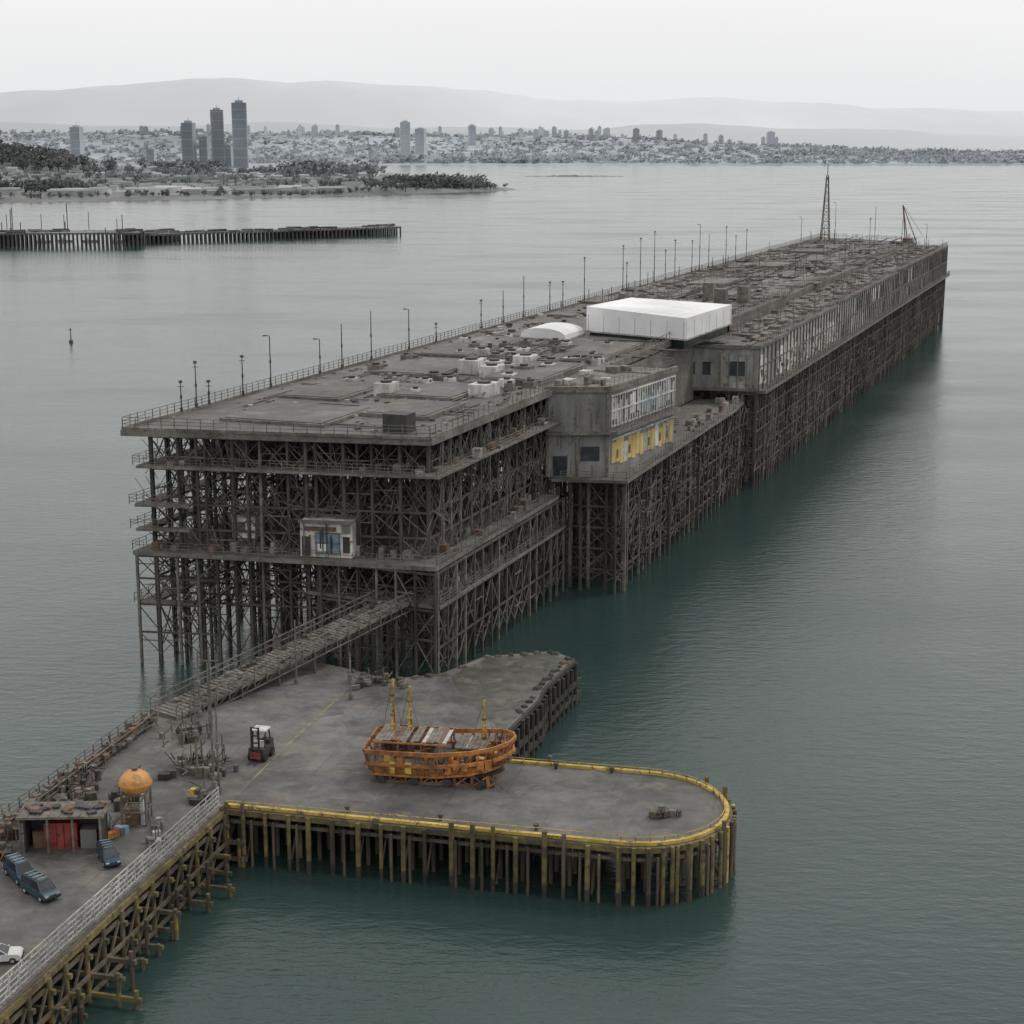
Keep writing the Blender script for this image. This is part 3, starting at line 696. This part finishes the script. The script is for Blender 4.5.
car(-35.6,113.4,-.75,pt,van=True,scale=.78); car(-38.0,116.4,-.9,pb,van=True,scale=.78); car(-31.9,119.4,-1.1,pb,van=True,scale=.7); car(-35.6,103.2,.15,pw,scale=.72); car(-37.2,126.6,1.3,pk,scale=.8)

fk=empty('forklift'); B=Batch()
B.box((0,0,.85),(1.5,2.4,.8),0,0); B.box((0,.95,1.0),(1.5,.8,1.2),0,0,.92)
for sx in(-1,1):
    for sy in(-.8,.8): B.cyl((sx*.85,sy,.42),(sx*.55,sy,.42),.42,14,mi=2)
    B.beam((sx*.62,.8,1.4),(sx*.6,.5,2.75),.09,.09,2);B.beam((sx*.62,-.6,1.2),(sx*.6,-.3,2.75),.09,.09,2)
    B.beam((sx*.35,-1.3,.15),(sx*.35,-1.3,3.4),.13,.15,2); B.beam((sx*.3,-1.4,.2),(sx*.3,-2.4,.2),.12,.06,2)
B.box((0,.1,2.8),(1.4,1.3,.12),0,4); B.box((0,.25,1.6),(.6,.6,.5),0,2); B.box((0,-.45,1.5),(.9,.3,.7),0,4)
for z in(.9,1.9,2.6,3.35): B.beam((-.4,-1.3,z),(.4,-1.3,z),.1,.1,2)
B.box((0,-1.42,.7),(1.0,.08,.6),0,1)
B.sphere((0,.1,2.05),.2,3); B.box((0,.1,1.75),(.42,.3,.5),0,1)
ob=B.make('forklift_body',[M['black'],M['red'],M['rubber'],M['white'],M['offw']],fk)
fk.location=(-23.2,141.8,5); fk.rotation_euler=(0,0,-.25)

tk=empty('storage_tank'); B=Batch(); c=Vector((-31.4,127.2,5))
for a,b in((-1,-1),(1,-1),(1,1),(-1,1)): B.beam(c+Vector((a,b,0)),c+Vector((a,b,2.8)),.12,.12,1)
for z in(1.2,2.7):
    for (a,b),(c_,d_) in(((-1,-1),(1,-1)),((1,-1),(1,1)),((1,1),(-1,1)),((-1,1),(-1,-1))): B.beam(c+Vector((a,b,z)),c+Vector((c_,d_,z)),.1,.1,1)
B.beam(c+Vector((-1,-1,0)),c+Vector((1,-1,2.7)),.08,.08,1);B.beam(c+Vector((1,-1,0)),c+Vector((1,1,2.7)),.08,.08,1)
B.sphere(c+Vector((0,0,3.5)),1.35,0,20,12,.8); B.cyl(c+Vector((0,0,4.4)),c+Vector((0,0,4.8)),.25,10,mi=1)
B.cyl(c+Vector((0,0,3.4)),c+Vector((0,0,3.52)),1.4,20,mi=0); B.cyl(c+Vector((.6,-.6,0)),c+Vector((.6,-.6,3)),.18,8,mi=3)
B.box(c+Vector((-.3,-.4,.7)),(1.1,.9,1.4),.1,2); B.box(c+Vector((.5,.3,.5)),(.8,.8,1),.4,1)
B.make('tank_on_frame',[mat('bright_orange',(0.50,.21,.045),(.64,.33,.10),.8,.6,spots=((.32,.18,.07),1.5,.52)),M['steel2'],M['rust'],M['offw']],tk)

sh=empty('workshop_shelter'); B=Batch(); c=Vector((-36.0,122.2,5)); rt=.05
B.box(c+Vector((0,1.0,1.5)),(6.2,.15,3),rt,1); B.box(c+Vector((-3,0,1.5)),(.15,2.4,3),rt,1); B.box(c+Vector((3.0,0,1.5)),(.15,2.4,3),rt,1)
B.box(c+Vector((0,-.1,3.15)),(6.9,3.2,.2),rt,2); 
for x in(-3.2,-1,1,3.2): B.beam(c+Vector((x,-1.5,0)),c+Vector((x,-1.5,3.1)),.14,.14,2)
B.box(c+Vector((-.3,.1,1.1)),(2.6,1.2,2.2),rt,0); B.box(c+Vector((1.9,.2,.8)),(1.3,1.2,1.6),rt,5); B.box(c+Vector((-2.1,.2,.7)),(1.0,1.0,1.4),rt,4)
for x in(-1.2,-.6,0,.6): B.beam(c+Vector((x,-.52,.1)),c+Vector((x,-.52,2.1)),.05,.05,1)
for k in range(9): B.beam(c+Vector((-3.3+k*.82,-1.6,3.3)),c+Vector((-3.3+k*.82,1.4,3.3)),.06,.1,2)
for k in range(16): p=c+Vector((R.uniform(-3,3),R.uniform(-1.2,1.2),3.35)); B.box(p,(R.uniform(.3,1.4),R.uniform(.2,.8),R.uniform(.1,.3)),R.random()*3,R.choice([2,4,1]))
B.make('shelter_frame',[M['red'],M['black'],M['steel2'],M['offw'],M['rust'],M['conc']],sh)

def junk(name,cx,cy,w,h,n,mats,tall=1.5):
    B=Batch()
    for i in range(n):
        x=cx+R.gauss(0,w*.55);y=cy+R.gauss(0,h*.55);t=R.random()
        if t<.3: B.box((x,y,5+.3),(R.uniform(.3,1.1),R.uniform(.3,.9),R.uniform(.4,.7)),R.random()*3,R.randrange(len(mats)))
        elif t<.42: B.cyl((x,y,5),(x,y,5+.95),.3,12,mi=R.randrange(len(mats)))
        elif t<.8: B.beam((x,y,5.1+R.random()*.8),(x+R.uniform(-1.6,1.6),y+R.uniform(-1.6,1.6),5.2+R.uniform(0,tall)),.08,.08,R.randrange(len(mats)))
        else: B.beam((x,y,5),(x,y,5+R.uniform(1,tall*1.5)),.08,.08,R.randrange(len(mats)))
    B.make(name,mats)
jm=[M['steel'],M['steel2'],M['steel2'],M['black'],M['timber'],M['edge']]
junk('scrap_pile',-28.2,138.4,2.2,1.8,90,jm,2)
junk('scrap_pile',-37.9,131,1.4,5,90,jm+[M['rust']],1.6)
junk('oil_drums',-33.0,124.5,1.2,1.3,26,jm+[M['blue'],M['orange']],1.6)
junk('fishing_gear_pile',-40.8,119,.8,7,70,jm+[M['orange']],1.4)
junk('scrap_pile',-31,147,1.6,3,50,jm,1.6)
junk('scrap_pile',-26.9,131.7,.7,1.0,22,jm+[M['ypaint']],1.3)
junk('scrap_pile',-14,163,3,1.4,30,jm,1.0)
junk('scrap_pile',13.2,128.2,.9,.4,12,jm,.2)
junk('fishing_gear_pile',-33.4,133,.8,4,36,jm+[M['orange'],M['ypaint']],1.4)
junk('scrap_pile',-29,122.5,.6,2.6,18,jm+[M['conc2']],1)
def pole(x,y,h,m=M['steel2'],cross=True):
    B=Batch(); B.cyl((x,y,5),(x,y,5+h),.12,8,.07); B.cyl((x,y,5),(x,y,5.6),.24,8)
    if cross: B.beam((x-.5,y,5+h*.9),(x+.5,y,5+h*.9),.1,.1)
    B.box((x,y-.15,5+h*.5),(.35,.3,.5)); B.make('utility_pole',[m])
pole(-26.3,134.5,13); pole(-28.9,147,7.5,cross=False); pole(-22.7,163,7,cross=False); pole(-28.2,137,8.5,cross=False); pole(-16.5,158,5,cross=False); pole(-31,153,7,cross=False); pole(-25.6,133.2,9,cross=False)
for x,y in((-14,129.2),(-6,127.4),(2,125.4),(9,138),(4,139)):
    B=Batch(); B.cyl((x,y,5),(x,y,5.45),.16,10); B.cyl((x,y,5.4),(x,y,5.55),.25,10); B.make('mooring_bollard',[M['steel']])

B=Batch(); B.cyl((-140,515,-1),(-140,515,.8),.8,12,.6); B.cyl((-140,515,.8),(-140,515,4.0),.2,8,.12); B.sphere((-140,515,4.2),.35); B.make('channel_marker',[M['rust']])

# ------------------------------------------------------------------ water
def grid(name,x0,x1,y0,y1,nx,ny,hf,m,smooth=True):
    vs=[];f=[]
    for j in range(ny+1):
        for i in range(nx+1):
            x=x0+(x1-x0)*i/nx;y=y0+(y1-y0)*j/ny; vs.append((x,y,hf(x,y)))
    for j in range(ny):
        for i in range(nx):
            a=j*(nx+1)+i; f.append((a,a+1,a+nx+2,a+nx+1))
    B=Batch();B.raw(vs,f,0,smooth);return B.make(name,[m])
wm=bpy.data.materials.new('sea_water'); wm.use_nodes=True; nt=wm.node_tree;N=nt.nodes;K=nt.links;b=N['Principled BSDF']
b.inputs['Base Color'].default_value=(0.024,0.047,0.043,1); b.inputs['Roughness'].default_value=0.12; b.inputs['IOR'].default_value=1.38
g=N.new('ShaderNodeNewGeometry')
def wn(sc_,detail,sx,sy,rot):
    mp=N.new('ShaderNodeMapping'); mp.inputs['Scale'].default_value=(sx,sy,1); mp.inputs['Rotation'].default_value=(0,0,rot); K.new(g.outputs['Position'],mp.inputs[0])
    n=N.new('ShaderNodeTexNoise'); n.inputs['Scale'].default_value=sc_; n.inputs['Detail'].default_value=detail; n.inputs['Roughness'].default_value=.6; K.new(mp.outputs[0],n.inputs['Vector']); return n.outputs['Fac']
a=wn(.6,5,.6,1.4,.2); c2=wn(.07,4,1,1,0); c3=wn(2.2,3,.7,1.3,-.2)
m1=N.new('ShaderNodeMath'); m1.operation='MULTIPLY_ADD'; K.new(c2,m1.inputs[0]); m1.inputs[1].default_value=1.3; K.new(a,m1.inputs[2])
m2=N.new('ShaderNodeMath'); m2.operation='MULTIPLY_ADD'; K.new(c3,m2.inputs[0]); m2.inputs[1].default_value=.24; K.new(m1.outputs[0],m2.inputs[2])
bp=N.new('ShaderNodeBump'); bp.inputs['Distance'].default_value=.5; bp.inputs['Strength'].default_value=.25; K.new(m2.outputs[0],bp.inputs['Height']); K.new(bp.outputs[0],b.inputs['Normal'])
w=wn(.012,4,.6,1.6,.5); mr=N.new('ShaderNodeMapRange'); mr.inputs[1].default_value=.35;mr.inputs[2].default_value=.65;mr.inputs[3].default_value=.08;mr.inputs[4].default_value=.24; K.new(w,mr.inputs[0]); K.new(mr.outputs[0],b.inputs['Roughness'])
grid('water',-30000,30000,-500,40000,4,4,lambda x,y:0,wm)

# ------------------------------------------------------------------ breakwater / jetty
B=Batch()
def jet(x0,y0,x1,y1,w,h,sp):
    a=Vector((x0,y0,h));b_=Vector((x1,y1,h)); B.beam(a,b_,w,1.2,1)
    d=(b_-a).normalized(); s=Vector((d.y,-d.x,0)); k=int((b_-a).length/sp)
    for i in range(k+1):
        for o in(-.5,0,.5):
            p=a.lerp(b_,i/k)+s*w*o; B.beam((p.x,p.y,-2),(p.x,p.y,h+R.uniform(0,.9)),.9,.9,0)
        if R.random()<.6:
            p=a.lerp(b_,R.random())+s*w*R.uniform(-.4,.4); B.box((p.x,p.y,h+1.0),(R.uniform(2,12),R.uniform(2,4),R.uniform(.6,2.4)),R.random(),R.choice([0,1,0,1,0]))
jet(-520,1015,-236,1045,34,8.5,2.6)
jet(-240,1075,-84,1180,16,5.5,3)
jet(-245,1062,-232,1120,12,5.5,3)
for i in range(24):
    x=R.uniform(-480,-240);y=1035+R.uniform(-6,8); B.beam((x,y,6),(x,y,6+R.uniform(5,22)),.4,.4,0)
B.make('jetty',[mat('far_timber',(.055,.057,.057),(.10,.10,.10),.3,.9),mat('far_deck',(.12,.125,.125),(.19,.19,.19),.2,.9),M['offw']])
for i in range(5):
    x=-330+i*18+R.uniform(-5,5); B=Batch(); y=1085+R.uniform(-5,5)
    B.raw([(x-5,y-1.5,1.4),(x+5,y-1.5,1.4),(x+7,y,1.9),(x+5,y+1.5,1.4),(x-5,y+1.5,1.4),(x-4,y-1,-.3),(x+4,y-1,-.3),(x+4.5,y,-.3),(x+4,y+1,-.3),(x-4,y+1,-.3)],[(0,1,2,3,4),(0,5,6,1),(1,6,7,2),(2,7,8,3),(3,8,9,4),(4,9,5,0)],0)
    B.box((x-1,y,2.1),(4,2,1.2),0,0); B.beam((x,y,1.4),(x,y,R.uniform(14,20)),.35,.35,1); B.beam((x-5,y,3),(x,y,3.2),.25,.25,1)
    B.make('sailboat',[M['offw'],M['steel2']])

# ------------------------------------------------------------------ peninsula
shore=[(-3000,1600),(-585,1880),(-378,2000),(-234,2130),(-87,2325),(20,2490)]
back=[(20,2495),(-60,2700),(-237,3450),(-500,4400),(-3000,5600)]
def yl(tbl,x):
    for (x0,y0),(x1,y1) in zip(tbl[:-1],tbl[1:]):
        if min(x0,x1)<=x<=max(x0,x1): return y0+(y1-y0)*(x-x0)/(x1-x0)
    return tbl[-1][1]
def sstep(a,b,x): t=max(0,min(1,(x-a)/(b-a))); return t*t*(3-2*t)
def pen(x,y):
    if x>20: return -5
    y0=yl(shore,x)+25*noise.noise((x*.01,0,0)); y1=yl(back,x)
    k=min(sstep(0,60,y-y0+20),sstep(0,120,y1-y+30))
    h=-4+k*8+ k*4*noise.noise((x*.004,y*.004,1))
    h+=46*math.exp(-((x+1080)/230)**2-((y-3350)/350)**2)+18*math.exp(-((x+1500)/500)**2-((y-3800)/500)**2)
    return h
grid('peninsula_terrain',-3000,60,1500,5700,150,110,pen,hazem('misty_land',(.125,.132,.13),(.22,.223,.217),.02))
def tuft(B,c,rad,h,n,mi=0,q=3.0):
    B.beam((c[0],c[1],c[2]-1),(c[0],c[1],c[2]+h*.5),rad*.12,rad*.12,mi)
    lobes=[(R.gauss(0,rad*.4),R.gauss(0,rad*.4),h*R.uniform(.3,.8)) for _ in range(5)]
    for i in range(n):
        l=R.choice(lobes); u=Vector((R.gauss(0,1),R.gauss(0,1),R.gauss(0,.8))).normalized()*rad*.5*R.random()**.4
        p=Vector(c)+Vector(l)+u; a=Vector((R.gauss(0,1),R.gauss(0,1),R.gauss(0,1))).normalized(); b_=a.orthogonal().normalized()
        s=q*R.uniform(.6,1.3); B.raw([p-a*s*.5-b_*s*.4,p+a*s*.5-b_*s*.5,p+a*s*.4+b_*s*.5],[(0,1,2)],R.choice([mi,mi,mi+1]))
B=Batch()
def grove(cx,cy,wx,wy,n,h0,h1,m=0):
    for i in range(n):
        x=R.gauss(cx,wx);y=R.gauss(cy,wy)
        z=pen(x,y)
        if z<1: continue
        h=R.uniform(h0,h1); tuft(B,(x,y,z),h*.6,h,60,m,h*.22)
grove(-1070,3250,120,160,330,16,30)
grove(-115,2420,42,30,130,12,20); grove(-200,2350,60,60,40,8,14)
grove(-600,2150,22,25,30,12,20); grove(-690,2120,20,30,30,14,22)
grove(-760,3900,50,60,40,18,30,2); grove(-480,3500,80,60,50,14,26,2); grove(-370,3400,40,80,60,18,34,2); grove(-700,3350,60,100,60,10,20,2); grove(-900,2700,200,200,80,8,16)
grove(-500,2600,300,250,240,6,13,2); grove(-560,2950,260,120,160,8,15,2)
for i in range(110):
    t=R.random(); x=-600+620*t; y=yl(shore,x)+R.uniform(30,60); z=pen(x,y)
    if z>1: tuft(B,(x,y,z),4,R.uniform(4,8),24,0,2.4)
B.make('distant_trees',[mat('misty_foliage_dark',(.075,.084,.083),(.105,.115,.112),.05,1),mat('misty_foliage_light',(.11,.12,.117),(.14,.15,.144),.05,1),mat('hazy_foliage_dark',(.14,.157,.163),(.185,.2,.206),.05,1),mat('hazy_foliage_light',(.18,.196,.202),(.23,.245,.25),.05,1)])  # foliage paled by distance haze put into the colours, more for the hazy pair

fm=[mat('misty_wall_a',(.26,.27,.275),(.35,.355,.36),.02,1),mat('misty_wall_b',(.36,.37,.38),(.5,.5,.5),.02,1),mat('misty_roof',(.19,.2,.205),(.26,.27,.275),.02,1),  # wall and roof colours carry painted haze, paler in the hazy set
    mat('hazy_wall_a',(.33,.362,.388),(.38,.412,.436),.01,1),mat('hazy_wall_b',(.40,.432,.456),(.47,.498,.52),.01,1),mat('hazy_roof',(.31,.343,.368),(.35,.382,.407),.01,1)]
B=Batch()
def hut(x,y,z,w,d,h,rot,a,b_):
    B.box((x,y,z+h/2-1),(w,d,h+2),rot,a); B.box((x,y,z+h+.15*h),(w*1.03,d*1.03,.3*h),rot,b_,.98,.35)
for i in range(26):
    x=R.uniform(-680,-200);y=yl(shore,x)+R.uniform(60,240); z=pen(x,y)
    if z>1: hut(x,y,z,R.uniform(20,60),R.uniform(12,20),R.uniform(4,7),R.uniform(-.1,.35),R.choice([0,1,0]),R.choice([2,1,0]))
for i in range(700):
    x=R.uniform(-1500,-120);y=R.uniform(2150,4600); z=pen(x,y)
    if z<1 or z>20 or y<yl(shore,x)+60: continue
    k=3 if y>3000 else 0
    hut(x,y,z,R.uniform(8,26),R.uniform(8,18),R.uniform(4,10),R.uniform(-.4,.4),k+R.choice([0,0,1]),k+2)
B.make('harbour_houses',fm)

# ------------------------------------------------------------------ far shore, city, hills
def ridge(x):
    t=sstep(-500,3400,x); return 140*(1-t)+22*t
def far(x,y):
    ys=6200+120*noise.noise((x*.001,3,0))+ (700*sstep(1500,6000,x))
    return -4+10*sstep(0,120,y-ys)+ (ridge(x)+22*noise.noise((x*.0012,y*.0012,0)))*sstep(300,4200,y-ys)
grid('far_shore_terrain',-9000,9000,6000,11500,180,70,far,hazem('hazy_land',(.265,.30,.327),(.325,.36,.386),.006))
B=Batch()
for i in range(3400):
    y=6300+4300*R.random()**.9; x=R.uniform(-.36,.36)*y; z=far(x,y)
    if z<4: continue
    w=R.uniform(10,30);h=R.uniform(3,8)
    t=R.random()
    if t<.02 and x<1500: h=R.uniform(15,30); w=R.uniform(14,22)
    B.box((x,y,z+h/2-2),(w,R.uniform(8,16),h+4),R.uniform(-.4,.4),R.choice([0,0,1,2,2]))
for i in range(60):
    y=R.uniform(9300,10500); u=R.choice([R.gauss(540,25),R.gauss(600,50),R.gauss(700,50),R.uniform(100,780),R.gauss(290,30)]); x=(u-512)/1624*y
    z=far(x,y); h=R.uniform(20,62); w=R.uniform(12,24); B.box((x,y,z+h/2),(w,w,h),R.random(),R.choice([0,0,1])); B.box((x,y,z+h+3),(w*.5,w*.5,6),0,0)
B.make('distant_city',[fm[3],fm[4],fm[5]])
B=Batch()
for i in range(1300):
    y=R.uniform(6300,10500); x=R.uniform(-.36,.34)*y; z=far(x,y)
    if z<4: continue
    tuft(B,(x,y,z),R.uniform(14,34),R.uniform(10,20),16,0,13)
B.make('far_shore_trees',[mat('haze_tree_a',(.25,.283,.305),(.29,.32,.34),.01,1),mat('haze_tree_b',(.28,.313,.335),(.32,.35,.37),.01,1)])  # blue-grey tree colours with the haze painted in

tm=[mat('misty_tower_facade',(.27,.31,.345),(.31,.35,.385),.02,.9),mat('misty_tower_glass',(.20,.24,.275),(.25,.29,.325),.02,.7),mat('misty_tower_trim',(.38,.42,.455),(.43,.465,.5),.02,.9)]  # tower colours lightened and blued as painted aerial haze
tf=[mat('hazy_tower_facade',(.36,.40,.43),(.41,.445,.475),.02,.9),mat('hazy_tower_glass',(.32,.36,.39),(.36,.40,.43),.02,.8),mat('hazy_tower_trim',(.42,.455,.485),(.46,.49,.515),.02,.9)]  # paler copies for farther towers, with more haze in the colour
def tower(u,y,w,h,zb=3):
    x=(u-512)/1624*y*1.0; e=empty('tower_block'); B=Batch(); rt=R.uniform(-.3,.3)
    B.box((x,y,zb+h/2-2),(w,w*.8,h+4),rt,0)
    cr,sr=math.cos(rt),math.sin(rt)
    for k in range(int(h/4)): B.box((x,y,zb+4+k*4),(w+.5,w*.8+.5,1.6),rt,1 if k%6 else 2)
    for q in range(5):
        ox=-w/2+w*q/4; B.box((x+ox*cr,y+ox*sr,zb+h/2),(1.6,w*.8+1.6,h),rt,2 if q in(0,4) else 0)
    B.box((x,y,zb+h+3),(w*.55,w*.5,6),rt,2); B.beam((x,y,zb+h),(x,y,zb+h+14),1,1,1)
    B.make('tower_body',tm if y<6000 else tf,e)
for u,y,w,h in[(247,4300,36,166),(225,4500,32,152),(197,4700,32,122),(88,5200,32,116),(408,7000,40,130),(423,7200,40,104),(473,8500,34,106),(212,4700,24,84),(235,4800,22,60),(160,5300,26,50),(565,9500,28,90),(633,9800,36,104),(655,9800,26,94),(764,10200,44,90)]:
    tower(u,y,w,h,10 if y<6000 else 30+ (40 if y>8000 else 10))
B=Batch(); 
for i in range(60):
    x=R.uniform(30,240); B.box((x,3700+R.uniform(-20,20),.4),(R.uniform(6,24),R.uniform(5,16),R.uniform(1,6)*(1-abs(x-135)/130)),R.random(),0,.6)
B.make('rocky_spit',[mat('misty_rock',(.19,.205,.21),(.27,.28,.285),.05,1)])  # rock colour includes painted distance haze

def hills(name,y,pts,dep,c1,c2,amp,seed):
    def prof(x):
        for (x0,h0),(x1,h1) in zip(pts[:-1],pts[1:]):
            if x0<=x<=x1:
                t=(x-x0)/(x1-x0); t=t*t*(3-2*t); return h0+(h1-h0)*t
        return pts[0][1] if x<pts[0][0] else pts[-1][1]
    def hf(x,yy):
        k=sstep(0,1,(yy-y)/dep); 
        return -20+k*(prof(x)+amp*noise.fractal((x*.0006,yy*.0006,seed),1,2,5)) 
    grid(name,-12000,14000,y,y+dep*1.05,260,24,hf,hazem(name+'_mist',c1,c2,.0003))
Yh=21000; f=lambda u,v:((u-512)/1624*Yh,(149-v)/1664*Yh+60)
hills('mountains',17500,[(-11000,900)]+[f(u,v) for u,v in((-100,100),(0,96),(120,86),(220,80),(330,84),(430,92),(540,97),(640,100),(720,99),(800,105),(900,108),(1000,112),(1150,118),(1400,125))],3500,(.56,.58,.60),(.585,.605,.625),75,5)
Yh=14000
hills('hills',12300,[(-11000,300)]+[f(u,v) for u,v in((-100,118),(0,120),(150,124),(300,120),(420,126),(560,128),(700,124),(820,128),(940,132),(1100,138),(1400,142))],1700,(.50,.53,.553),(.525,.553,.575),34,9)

# ------------------------------------------------------------------ world, sun, camera
wd=bpy.data.worlds.new('World'); sc.world=wd; wd.use_nodes=True; nt=wd.node_tree;N=nt.nodes;K=nt.links
bgN=N['Background']; bgN.inputs['Strength'].default_value=.122
el=math.radians(48); az=math.radians(60)
sky=N.new('ShaderNodeTexSky'); sky.sky_type='NISHITA'; sky.sun_disc=False; sky.sun_elevation=el; sky.sun_rotation=az; sky.dust_density=6; sky.air_density=1
tc=N.new('ShaderNodeTexCoord'); sp=N.new('ShaderNodeSeparateXYZ'); K.new(tc.outputs['Generated'],sp.inputs[0])
rp=N.new('ShaderNodeValToRGB'); e=rp.color_ramp.elements; e[0].position=0;e[0].color=(.685,.70,.715,1); e[1].position=.10;e[1].color=(.795,.79,.785,1)
x=e.new(.5); x.color=(.83,.825,.82,1)
K.new(sp.outputs['Z'],rp.inputs[0])
nz=N.new('ShaderNodeTexNoise'); nz.inputs['Scale'].default_value=2.2; nz.inputs['Detail'].default_value=5
mpp=N.new('ShaderNodeMapping'); mpp.inputs['Scale'].default_value=(1,1,4); K.new(tc.outputs['Generated'],mpp.inputs[0]); K.new(mpp.outputs[0],nz.inputs['Vector'])
mr=N.new('ShaderNodeMapRange'); mr.inputs[3].default_value=9.6; mr.inputs[4].default_value=10.3; K.new(nz.outputs['Fac'],mr.inputs[0])
vm=N.new('ShaderNodeVectorMath'); vm.operation='SCALE'; K.new(rp.outputs[0],vm.inputs[0]); K.new(mr.outputs[0],vm.inputs['Scale'])
hs=N.new('ShaderNodeHueSaturation'); hs.inputs['Saturation'].default_value=.25; K.new(sky.outputs[0],hs.inputs['Color'])
mx=N.new('ShaderNodeMix'); mx.data_type='RGBA'; mx.inputs[0].default_value=.93; K.new(hs.outputs[0],mx.inputs[6]); K.new(vm.outputs[0],mx.inputs[7]); K.new(mx.outputs[2],bgN.inputs['Color'])
sl=bpy.data.lights.new('sun','SUN'); sl.energy=1.0; sl.angle=math.radians(14); sl.color=(1,.94,.86); so=bpy.data.objects.new('sun',sl); sc.collection.objects.link(so)
dv=Vector((math.sin(az)*math.cos(el),math.cos(az)*math.cos(el),math.sin(el))); so.rotation_euler=dv.to_track_quat('Z','Y').to_euler()
cam=bpy.data.cameras.new('camera'); co=bpy.data.objects.new('camera',cam); sc.collection.objects.link(co); sc.camera=co
cam.sensor_width=36; cam.lens=36*1624/1024; cam.clip_end=60000; cam.clip_start=.5
co.location=(0,0,60); co.rotation_euler=(math.radians(90-12.6),0,0)
sc.view_settings.view_transform='Standard'; sc.view_settings.look='None'; sc.view_settings.exposure=0
